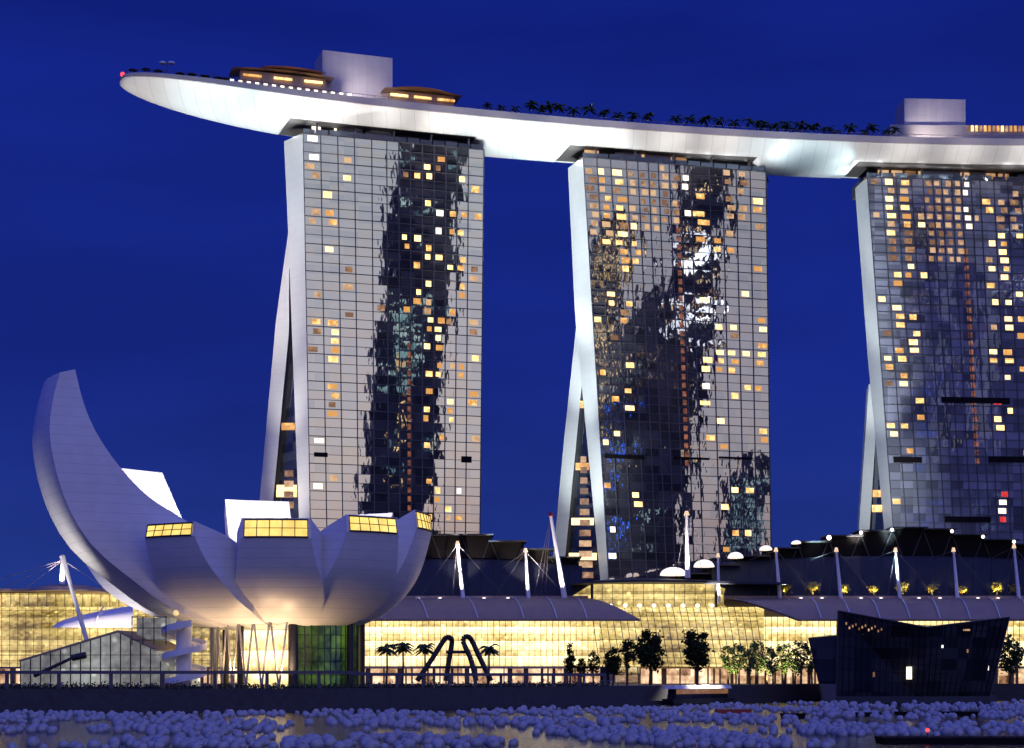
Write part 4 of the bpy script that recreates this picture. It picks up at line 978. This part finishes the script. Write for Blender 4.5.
b.build('diagrid', M['fascia'], lo)
for a, r_ in ((-38, .85), (8, 1.15), (62, .9), (100, .9), (-100, .8)):
    p = LC + Vector((17.5 * math.sin(R(a)), -17.5 * math.cos(R(a)), 0)); MB().bar(p + Vector((0, 0, GZ)), p + Vector((0, 0, zt + 4)), r_, n=8).build('column', M['dark'], lo)
b = MB(); b.bar(P(87, 641, 408), P(70, 583, 412), .55, .5, 8); b.bar(P(70, 583, 412), P(62, 556, 413), .5, .7, 8); b.build('leaning_strut', M['white'], lo)
# warm lamps under the bowl and floods in the bowl that light the rear fingers
for px, py, yy, e, ang in ((286, 676, 409, 9500, 150), (228, 676, 412, 8500, 150), (262, 676, 405, 7000, 150)):
    spot(P(px, py, yy), P(px - 3, 600, yy + 2), e, ang, (1, .66, .36), .9, .6)
for psi, e in ((200, 230000), (-130, 560000), (150, 120000)):
    er = Vector((math.sin(R(psi)), -math.cos(R(psi)), 0)); a = LC + er * 9 + Vector((0, 0, Z(575, 430))); spot(a, LC + er * 44 + Vector((0, 0, 54)), e, 46, (1, .94, .82), .8, .4)
spot(P(20, 668, 396), P(58, 520, 412), 52000, 60, (1, .95, .85), .9, .6)
spot(P(112, 655, 420), P(128, 590, 428), 22000, 70, (1, .95, .88), .9, .5)

# ------------------------------------------------------------------ spiral ramp, glass gallery
c = P(184, 684, 404); sp = thing('spiral_ramp', (c.x, c.y, GZ), 'pale spiral ramp winding round a pillar beside the glass gallery', 'ramp')
rows = []
for i in range(61):
    a = R(-60 + i * 13.5); z = GZ + .6 + i * .235; r0, r1 = 2.2, 5.3
    d = Vector((math.sin(a), -math.cos(a), 0)); q = Vector((c.x, c.y, z)); rows.append([q + d * r0, q + d * r1, q + d * r1 + Vector((0, 0, 1.5)), q + d * (r1 - .25) + Vector((0, 0, 1.5)), q + d * (r1 - .25) + Vector((0, 0, .5)), q + d * r0 + Vector((0, 0, .5)), q + d * r0])
MB().grid(rows, smooth=False).build('ramp', M['white'], sp)
MB().bar((c.x, c.y, GZ), (c.x, c.y, GZ + 16), 1.9, n=14).build('pillar', M['white'], sp)
b = MB(); b.ball(tuple(P(176, 613, 400)), .7, 7, 5); b.build('lamp', M['lampy'], sp)
c = P(90, 686, 405); gl = thing('glass_gallery', (c.x, c.y, GZ), 'low glass gallery with a sloping roof at the left end of the promenade', 'pavilion')
GP = [(20, 687), (20, 662), (118, 632.5), (156, 651), (172, 687)]
M['gallery'] = lit_mat('gallery_glass', (0.46, 0.42, 0.36), (0.76, 0.80, 0.72), 0.16, 0.55, (2.4, 60, 60), noise=.06, spots=.5)
fp_ = [P(px, py, 402) for px, py in GP]; bp_ = [p + Vector((4, 16, 0)) for p in fp_]
b = MB(); b.add(fp_, [(0, 4, 3, 2, 1)]); b.build('front_glass', M['gallery'], gl)
b = MB(); b.add(fp_ + bp_, [(0, 1, 6, 5), (3, 4, 9, 8), (5, 6, 7, 8, 9)]); b.build('side_glass', M['gallery'], gl)
b = MB()
for i, j in ((1, 2), (2, 3)): b.hexa([fp_[i] + Vector((0, -.8, .05)), fp_[j] + Vector((0, -.8, .05)), bp_[j] + Vector((0, .8, .05)), bp_[i] + Vector((0, .8, .05)), fp_[i] + Vector((0, -.8, .5)), fp_[j] + Vector((0, -.8, .5)), bp_[j] + Vector((0, .8, .5)), bp_[i] + Vector((0, .8, .5))])
b.build('roof', M['roofgrey'], gl)
b = MB()
def gtop(px):
    for (a, ya), (c_, yc) in zip(GP, GP[1:]):
        if a <= px <= c_ and c_ > a: return lerp(ya, yc, (px - a) / (c_ - a))
for k in range(15):
    px = 20.5 + 10 * k; b.bar(P(px, 687, 401.8), P(px, gtop(px), 401.8), .16, n=4)
for py in (668, 655): b.bar(P(24 if py > 660 else 44, py, 401.8), P(160, py, 401.8), .1, n=4)
b.build('frame', M['dark'], gl)
b = MB(); c0, c1 = P(132, 640, 403), P(166, 617, 403); b.box(((c0.x + c1.x) / 2, 412, (c0.z + c1.z) / 2), (c1.x - c0.x, 8, c1.z - c0.z)); b.build('lift_tower', M['gallery'], gl)
b = MB()
for px in (132, 143, 154, 166): b.bar(P(px, 645, 400), P(px, 616, 400), .14, n=4)
for py in (617, 628, 640): b.bar(P(132, py, 400), P(166, py, 400), .14, n=4)
b.build('lift_frame', M['dark'], gl)
b = MB(); b.bar(P(34, 676, 397), P(72, 658, 397), .5, .35, 6); b.bar(P(72, 658, 397), P(86, 655, 397), .8, .8, 6); b.build('loading_arm', M['dark'], gl)

# ------------------------------------------------------------------ dark crystal pavilion on the water
pv = thing('crystal_pavilion', (X(915, 515), 515, 0), 'dark faceted glass pavilion standing in the water at the right', 'pavilion')
A, B_, C_, D_, E_ = P(838, 611, 500), P(926, 627.5, 492), P(1009, 617.5, 506), P(998, 628, 540), P(850, 622, 538)
a_, b_, c_, d_, e_ = [Vector((p.x, p.y, 0)) for p in (P(836, 703, 500), P(922, 703, 495), P(988, 703, 505), P(980, 700, 535), P(846, 700, 535))]
b = MB(); b.add([A, B_, C_, D_, E_, a_, b_, c_, d_, e_], [(0, 5, 6, 1), (1, 6, 7, 2), (2, 7, 8, 3), (3, 8, 9, 4), (4, 9, 5, 0), (0, 1, 2, 3, 4)]); b.build('main_shell', M['pavglass'], pv)
b = MB()
for (t0, t1, q0, q1, n) in ((A, B_, a_, b_, 14), (B_, C_, b_, c_, 13), (C_, D_, c_, d_, 4)):
    o_ = Vector((0, -.15, 0))
    for i in range(n + 1): b.bar(q0.lerp(q1, i / n) + o_, t0.lerp(t1, i / n) + o_, .14, n=4)
    for k in range(1, 8):
        t = k / 8; b.bar(q0.lerp(t0, t) + o_, q1.lerp(t1, t) + o_, .08, n=4)
b.build('facet_frame', M['black'], pv)
b = MB()
for p, q in ((A, B_), (B_, C_), (C_, D_), (A, a_), (C_, c_)): b.bar(p + Vector((0, -.2, 0)), q + Vector((0, -.2, 0)), .3, n=5)
b.build('edge_beam', M['dark'], pv)
w = [P(808, 638, 506), P(838.5, 635, 502), P(838.5, 634, 530), P(812, 637, 530)]; v = [Vector((p.x, p.y, 0)) for p in (P(823, 704, 502), P(837, 704, 500), P(838, 700, 528), P(824, 700, 528))]
b = MB(); b.hexa(v + w); b.build('side_wing', M['pavglass'], pv)
b = MB(); q = [P(823.5, 703, 498), P(836, 703, 497), P(836, 684, 497), P(821, 684, 498)]; b.hexa([q[0], q[1], q[1] + Vector((0, 3, 0)), q[0] + Vector((0, 3, 0)), q[3], q[2], q[2] + Vector((0, 3, 0)), q[3] + Vector((0, 3, 0))]); b.build('mooring_block', M['rail'], pv)
b = MB(); b.prism([(p.x + dx, p.y + dy) for p, dx, dy in ((a_, -1, -2.5), (b_, 0, -2.5), (c_, 2, -2), (d_, 2, 2), (e_, -1, 2))], -2, 1.9); b.build('plinth', M['quay'], pv)
def facept(px, py):
    pl = (A, B_, a_) if px < 924 else (B_, C_, b_); n = (pl[1] - pl[0]).cross(pl[2] - pl[0]).normalized(); d = (P(px, py, 500) - cam.location); t = (pl[0] - cam.location).dot(n) / d.dot(n); return cam.location + d * t
for px, py, ww, hh, m_ in ((908.7, 673, 1.5, 3.6, 'roomwhite'), (873.5, 674.5, .5, 1.4, 'roomdim'), (942, 646.5, .5, .8, 'roomwhite'), (966, 630, 2.0, .5, 'roomdim'), (987, 668, .7, 1.3, 'roomwhite'), (967, 651, .5, 1.0, 'roomdim')):
    p = facept(px, py) + Vector((0, -.5, 0)); b = MB(); b.box(tuple(p), (ww, .4, hh)); b.build('lit_window', M[m_], pv)
for k in range(12):
    p = facept(846 + k * 3.2, 623.5 + (k * 5 % 3) * 2 + k * .35) + Vector((0, -.4, 0)); b = MB(); b.box(tuple(p), (.35, .3, .7)); b.build('reflected_light', M['roomdim'], pv)  # glowing dots stand in for yellow lights reflected in the glass

# ------------------------------------------------------------------ trees and palms along the promenade
def tree(px, pyb, pyt, wpx, y, label, seed, m='leaf', dens=1.0, tall=1.0):
    r = random.Random(seed); b0 = P(px, pyb, y); b0.z = GZ; H = Z(pyt, y) - GZ; Wd = wpx / F * y / 2
    o = thing('street_tree', tuple(b0), label, 'tree'); t = MB(); cz = GZ + H * .62; tips = []
    t.tube([b0, b0 + Vector((.05 * Wd, 0, H * .3)), b0 + Vector((0, 0, H * .55))], [H * .028, H * .022, H * .015])
    for k in range(7):
        a = r.random() * 6.28; e = b0 + Vector((math.cos(a) * Wd * .7, math.sin(a) * Wd * .7, H * r.uniform(.5, .9))); s0 = b0 + Vector((0, 0, H * r.uniform(.25, .5))); t.tube([s0, s0.lerp(e, .5) + Vector((0, 0, .04 * H)), e], [H * .013, H * .009, H * .004], 4); tips.append(e)
    t.build('trunk', M['bark'], o)
    lf = MB(); cl_ = []
    for k in range(34):
        while True:
            v = Vector((r.uniform(-1, 1), r.uniform(-1, 1), r.uniform(-1, 1)))
            if .25 < v.length < 1: break
        cl_.append((Vector((b0.x + v.x * Wd * .82, b0.y + v.y * Wd * .82, cz + v.z * H * .35)), r.uniform(.2, .42) * Wd))
    for c, s_ in cl_:
        for k in range(int(34 * dens)):
            p = c + Vector((r.gauss(0, .55), r.gauss(0, .55), r.gauss(0, .5))) * s_; u = Vector((r.gauss(0, 1), r.gauss(0, 1), r.gauss(0, .6))).normalized() * Wd * r.uniform(.10, .19); w_ = u.cross(Vector((r.gauss(0, 1), r.gauss(0, 1), 1))).normalized() * u.length * .7
            lf.quad(p - u, p + w_, p + u, p - w_)
    lf.build('crown', M[m], o); return o
for n, a in enumerate([(650, 677, 628.5, 28, 520, 'large dark round tree, left one of the big pair before the entrance hall'), (697, 676, 628.5, 27, 520, 'large dark round tree, right one of the big pair before the entrance hall'),
    (570, 677, 643, 13, 505, 'small dark tree at the left end of the row before the golden hall'), (593, 677, 650, 14, 510, 'small pale-edged tree second from the left in the row before the golden hall'),
    (613, 677, 647, 17, 505, 'low dark bushy tree just left of the bigger thin tree'), (627, 677, 635, 19, 515, 'thin airy tree close left of the large round pair'), (581, 678, 655, 10, 508, 'smallest dark shrub-like tree between the two leftmost trees'),
    (1010, 678, 636, 26, 545, 'leafy tree lit from behind, right of the dark pavilion at the picture edge')]):
    tree(a[0], a[1], a[2], a[3], a[4], a[5], n, dens=.8 if n in (3, 5, 7) else 1.7, m='leaf' if n != 7 else 'palmleaf')
def palm(px, y, pyt, L, n, label, seed, group=None):
    b0 = P(px, 680, y); b0.z = GZ; h = Z(pyt, y) - GZ; o = thing('palm_tree', tuple(b0), label, 'palm', group); a, b = palm_mesh(h, n, L, seed)
    for m_, nm, mt in ((a, 'trunk', M['bark']), (b, 'crown', M['palmleaf'])):
        m_.v = [tuple(Vector(v) + b0) for v in m_.v]; m_.build(nm, mt, o)
    return o
for n, (px, pyt, lab) in enumerate(((386, 648, 'dark palm nearest the museum, left of two close palms'), (402, 646, 'dark palm between two others right of the museum'), (424, 648, 'dark palm just left of the leaning arch sculpture'), (488, 648, 'dark palm just right of the leaning arch sculpture'))):
    palm(px, 425 + n * 5, pyt, 3.3, 20, lab, 20 + n)
M['litleaf'] = mat('lit_green_leaves', (0.08, 0.14, 0.03), .7, var=.5, scale=.9)  # brighter copy of the leaf green, imitating floodlit crowns
p0 = None
for n in range(10):
    px = 728 + n * 9 + (n * 7 % 5)
    if p0 is None:
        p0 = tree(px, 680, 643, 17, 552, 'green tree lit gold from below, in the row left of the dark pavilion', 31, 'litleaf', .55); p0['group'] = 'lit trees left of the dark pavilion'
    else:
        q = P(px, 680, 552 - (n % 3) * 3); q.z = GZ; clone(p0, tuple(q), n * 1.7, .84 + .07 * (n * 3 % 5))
    if n % 2 == 0: q = P(px, 680, 546); q.z = GZ + .4; spot(q, q + Vector((1, 5, 8)), 13000, 100, (1, .85, .45), .8, .3)

# ------------------------------------------------------------------ promenade: tall railing, sculpture, boat
pts = [(X(px, qy(X(px, 420)) + 5), px) for px in range(-40, 640, 40)]
def qpt(px, off):
    lo_, hi_ = 370.0, 600.0
    for _ in range(40):
        m_ = (lo_ + hi_) / 2
        if m_ - qy(X(px, m_)) < off: lo_ = m_
        else: hi_ = m_
    return Vector((X(px, lo_), lo_, 0))
rl = thing('promenade_rail', tuple(qpt(300, 3) + Vector((0, 0, GZ))), 'long dark beam railing on posts along the promenade edge', 'railing')
prev = None; b = MB(); pb_ = []
for k in range(26):
    px = -45 + k * 26; p = qpt(px, 3); z = Z(674 if px < 360 else 676, p.y); q = Vector((p.x, p.y, z))
    if prev is not None:
        d = q - prev; c = (q + prev) / 2; n = Vector((-d.y, d.x, 0)).normalized() * .5
        b.hexa([prev - n, q - n, q + n, prev + n, prev - n + Vector((0, 0, .75)), q - n + Vector((0, 0, .75)), q + n + Vector((0, 0, .75)), prev + n + Vector((0, 0, .75))])
    prev = q; pb_.append(q)
b.build('beam', M['rail'], rl)
for k, q in enumerate(pb_):
    if k % 2 == 0 or q.x > X(370, 400): MB().box((q.x, q.y, (GZ + q.z) / 2), (.75, .75, q.z - GZ)).build('post', M['rail'], rl)
b = MB()
for a, c in zip(pb_, pb_[1:]):
    for h in (.6, 1.1): b.bar((a.x, a.y - 2.2, GZ + h), (c.x, c.y - 2.2, GZ + h), .06, n=4)
    for k in range(6): t = k / 6; b.bar((lerp(a.x, c.x, t), lerp(a.y, c.y, t) - 2.2, GZ), (lerp(a.x, c.x, t), lerp(a.y, c.y, t) - 2.2, GZ + 1.1), .05, n=4)
b.build('balustrade', M['rail'], rl)
# planter hedge strip behind the rail
r = random.Random(5); b = MB()
for k in range(5200):
    px = r.uniform(-30, 610); p = qpt(px, 8 + r.gauss(0, .8)); p.z = GZ + abs(r.gauss(0, .55)) + .1; u = Vector((r.gauss(0, 1), r.gauss(0, 1), r.gauss(0, 1))).normalized() * .3; w_ = u.orthogonal().normalized() * .22; b.quad(p - u, p + w_, p + u, p - w_)
tag(b.build('hedge_planting', M['leaf']), 'low dark planting along the promenade', 'hedge', kind='stuff')
sc_ = thing('arch_sculpture', tuple(P(455, 680, 432)), 'dark leaning double arch sculpture between palms on the promenade', 'sculpture')
for pts_ in ([(417, 681), (432, 659), (444, 640), (448, 637.5), (452, 641), (449, 660), (446, 681)], [(476, 681), (471, 660), (463, 641), (467, 636.5), (472, 641), (479, 656), (491, 681)]):
    c_ = cat_([P(px, py, 432 + (2 if i > 3 else 0)) for i, (px, py) in enumerate(pts_)], 24)
    MB().tube(c_, .68, 7).build('arch', M['dark'], sc_)
b = MB(); b.bar(P(446, 652, 433), P(466, 652, 433), .4); b.bar(P(428, 667, 432), P(486, 667, 432), .25); b.build('crossbar', M['dark'], sc_)
bt = thing('tour_boat', tuple(qpt(697, -7)), 'long low white lit tour boat moored at the quay left of the pavilion', 'boat')
p0_, p1_ = qpt(667, -8), qpt(730, -8); d = (p1_ - p0_); n = Vector((-d.y, d.x, 0)).normalized(); u = d.normalized(); Lb = d.length
def bp2(s_, t_, z): return p0_ + u * s_ + n * t_ + Vector((0, 0, z))
MB().hexa([bp2(1, -1.6, .1), bp2(Lb - 2, -1.6, .1), bp2(Lb - 2, 1.6, .1), bp2(1, 1.6, .1), bp2(0, -2, 1.6), bp2(Lb, -2, 1.6), bp2(Lb, 2, 1.6), bp2(0, 2, 1.6)]).build('hull', M['dark'], bt)
MB().hexa([bp2(2, -1.5, 1.6), bp2(Lb - 3, -1.5, 1.6), bp2(Lb - 3, 1.5, 1.6), bp2(2, 1.5, 1.6), bp2(2.4, -1.4, 4.3), bp2(Lb - 3.6, -1.4, 4.3), bp2(Lb - 3.6, 1.4, 4.3), bp2(2.4, 1.4, 4.3)]).build('cabin', M['pavglass'], bt)
MB().hexa([bp2(1, -2.1, 4.32), bp2(Lb - 2, -2.1, 4.32), bp2(Lb - 2, 2.1, 4.32), bp2(1, 2.1, 4.32), bp2(1.3, -1.9, 5.3), bp2(Lb - 2.4, -1.9, 5.3), bp2(Lb - 2.4, 1.9, 5.3), bp2(1.3, 1.9, 5.3)]).build('roof', M['white'], bt)
MB().hexa([bp2(2.2, -1.75, 2.9), bp2(Lb - 3.4, -1.75, 2.9), bp2(Lb - 3.4, -1.5, 2.9), bp2(2.2, -1.5, 2.9), bp2(2.2, -1.75, 4.2), bp2(Lb - 3.4, -1.75, 4.2), bp2(Lb - 3.4, -1.5, 4.2), bp2(2.2, -1.5, 4.2)]).build('window_band', M['roomdim'], bt)
spot(bp2(Lb / 2, -3, 14), bp2(Lb / 2, 0, 5), 55000, 100, (1, .93, .85))

# ------------------------------------------------------------------ people on the promenade
def person_mesh(seed):
    r = random.Random(seed); st = r.uniform(.1, .28); b = MB(); 
    V = [(0, 0, .93), (0, 0, 1.15), (0, 0, 1.40), (0, 0, 1.52), (0, -.01, 1.62), (0, -.01, 1.72), (.18, 0, 1.40), (.23, .05, 1.12), (.22, -.08, .88), (-.18, 0, 1.40), (-.23, -.05, 1.12), (-.22, .08, .88), (.09, 0, .88), (.10, -st, .48), (.10, -st * .8, .06), (.10, -st * .8 - .15, .03), (-.09, 0, .88), (-.10, st * .7, .48), (-.10, st * 1.2, .06), (-.10, st * 1.2 - .15, .03)]
    E = [(0, 1), (1, 2), (2, 3), (3, 4), (4, 5), (2, 6), (6, 7), (7, 8), (2, 9), (9, 10), (10, 11), (0, 12), (12, 13), (13, 14), (14, 15), (0, 16), (16, 17), (17, 18), (18, 19)]
    RR = [.15, .14, .16, .06, .10, .09, .07, .05, .035, .07, .05, .035, .09, .06, .045, .04, .09, .06, .045, .04]
    me = bpy.data.meshes.new('body'); me.from_pydata(V, E, []); o = bpy.data.objects.new('tmp', me); COL.objects.link(o)
    sk = o.modifiers.new('s', 'SKIN'); sub = o.modifiers.new('u', 'SUBSURF'); sub.levels = 1
    for i, v in enumerate(me.skin_vertices[0].data): v.radius = (RR[i], RR[i] * .8); v.use_root = (i == 0)
    dg = bpy.context.evaluated_depsgraph_get(); m2 = bpy.data.meshes.new_from_object(o.evaluated_get(dg)); bpy.data.objects.remove(o)
    for c in (M['skin'], M[('shirt_white', 'shirt_red', 'shirt_blue')[seed % 3]], M['trousers']): m2.materials.append(c)
    for p in m2.polygons:
        z = p.center.z; p.material_index = 0 if z > 1.46 or (abs(p.center.x) > .2 and z < 1.1) else (1 if z > .92 else 2); p.use_smooth = True
    return m2
M['skin'] = mat('skin', (0.42, 0.25, 0.17), .6); M['shirt_white'] = mat('white_cloth', (0.6, 0.6, 0.58), .8); M['shirt_red'] = mat('red_cloth', (0.4, 0.05, 0.05), .8); M['shirt_blue'] = mat('blue_cloth', (0.06, 0.1, 0.3), .8); M['trousers'] = mat('dark_cloth', (0.03, 0.03, 0.04), .8)
pm = [person_mesh(i) for i in range(3)]
words = ['in a white shirt and dark trousers', 'in a red shirt and dark trousers', 'in a blue shirt and dark trousers']
r = random.Random(11); pp = [(62, 0), (101, 1), (128, 1), (152, 2), (24, 0), (276, 0), (372, 1), (379, 2), (412, 0), (505, 2), (520, 0), (541, 1), (585, 0), (604, 2), (618, 1), (8, 1), (35, 2), (48, 0), (76, 1), (84, 2), (112, 0), (138, 2), (168, 1), (205, 2), (214, 0), (230, 1), (262, 2), (390, 0), (398, 2), (431, 1), (500, 1), (512, 0), (530, 1), (552, 2), (560, 0), (573, 2), (594, 1), (611, 0)]
for n, (px, k) in enumerate(pp):
    q = qpt(px, 5.2); o = bpy.data.objects.new('person', pm[k]); COL.objects.link(o); o.location = (q.x, q.y, GZ); o.rotation_euler = (0, 0, r.uniform(0, 6.28))
    tag(o, 'distant person %s walking behind the promenade railing' % words[k], 'person', 'people %s on the promenade' % words[k])

# ------------------------------------------------------------------ floating white spheres
def sphere_mesh(seed):
    r = random.Random(seed); bm = bmesh.new(); bmesh.ops.create_icosphere(bm, subdivisions=3, radius=1.0)
    for v in bm.verts:
        n = v.co.normalized(); v.co *= 1 + .02 * math.sin(5 * n.x + seed) * math.sin(4 * n.y) ; v.co.z *= .96
    # tied neck of the ball
    bmesh.ops.create_cone(bm, cap_ends=True, segments=8, radius1=.2, radius2=.12, depth=.16, matrix=__import__('mathutils').Matrix.Translation((0.55, -.3, .82)))
    me = bpy.data.meshes.new('floating_sphere'); bm.to_mesh(me); bm.free()
    for p in me.polygons: p.use_smooth = True
    me.materials.append(M['sphere']); return me
sm = [sphere_mesh(i) for i in range(4)]
r = random.Random(21); cand = []
gridc = {}
def free(x, y, d):
    gx, gy = int(x // 4), int(y // 4)
    for i in (-1, 0, 1):
        for j in (-1, 0, 1):
            for (a, c) in gridc.get((gx + i, gy + j), ()):
                if (a - x) ** 2 + (c - y) ** 2 < d * d: return False
    gridc.setdefault((gx, gy), []).append((x, y)); return True
def dens(x, y):   # loose rafts with open water between
    v = math.sin(x * .11 + y * .05) + math.sin(x * .043 - y * .083 + 1.3) + .8 * math.sin(x * .19 + y * .027 + 4) + .5 * math.sin(y * .13)
    return v
tries = 0
while tries < 60000 and len(cand) < 1700:
    tries += 1; y = r.uniform(196, 520); px = r.uniform(-20, 1044); x = X(px, y)
    if y > qy(x) - (14 if px < 400 else 34): continue
    if 800 < px < 1012 and y > 484: continue
    if px > 868 and y < 236: continue
    if dens(x, y) + r.gauss(0, .35) < lerp(.1, -.8, min(1, (y - 196) / 260)): continue
    if free(x, y, 1.7 if y < 250 else lerp(1.9, 2.9, (y - 250) / 250)): cand.append((y, x))
cand.sort(); rest = MB(); 
for n, (y, x) in enumerate(cand):
    s_ = r.choice((r.uniform(.48, .66), r.uniform(.62, .88)))
    if n < 300:
        o = bpy.data.objects.new('floating_sphere', sm[n % 4]); COL.objects.link(o); o.location = (x, y, .45 * s_); o.scale = (s_, s_, s_); o.rotation_euler = (r.uniform(-.3, .3), r.uniform(-.3, .3), r.uniform(0, 6.28))
        tag(o, 'white floating sphere on the dark water in the foreground', 'sphere', 'white spheres floating in the bay')
    else: rest.ball((x, y, .45 * s_), s_, 12, 8)
tag(rest.build('distant_floating_spheres', M['sphere']), 'field of white floating spheres farther out towards the quay', 'spheres', kind='stuff')
# dark floats between the spheres
def barge(px0, px1, py, dep, h, label, m='black', name='barge'):
    y = CH * F / (py - HZ); x0, x1 = X(px0, y), X(px1, y); o = thing(name, ((x0 + x1) / 2, y, 0), label, 'barge')
    MB().hexa([(x0 + .4, y, -.5), (x1 - .4, y, -.5), (x1 - .4, y + dep, -.5), (x0 + .4, y + dep, -.5), (x0, y, h), (x1, y, h), (x1, y + dep, h), (x0, y + dep, h)]).build('hull', M[m], o)
    b = MB()
    for k in range(int((x1 - x0) / 3) + 1): b.bar((x0 + .3 + 3 * k, y + .3, h), (x0 + .3 + 3 * k, y + .3, h + .5), .07, n=5)
    b.build('mooring_post', M['dark'], o); return o, y
o, y = barge(884, 1090, 744, 6, .75, 'long black floating pontoon with a red lamp, bottom right of the water')
c = P(927.5, 0, y + 1); MB().bar((c.x, y + 1, .75), (c.x, y + 1, 1.5), .08, n=5).build('lamp_post', M['dark'], o); b = MB(); b.ball((c.x, y + 1, 1.7), .26); b.build('red_lamp', M['lampr'], o)
barge(716, 752, 714, 3, 1.0, 'red floating pontoon among the far spheres', 'red')
barge(782, 806, 718, 3, .9, 'short black float among the spheres below the left corner of the pavilion')
barge(858, 882, 716.5, 3, .8, 'short black float among the spheres below the middle of the pavilion')
barge(897, 915, 715.5, 3, .8, 'shortest black float just right of the middle one below the pavilion')
barge(940, 986, 716, 3, .9, 'longer black float among the spheres below the right part of the pavilion')
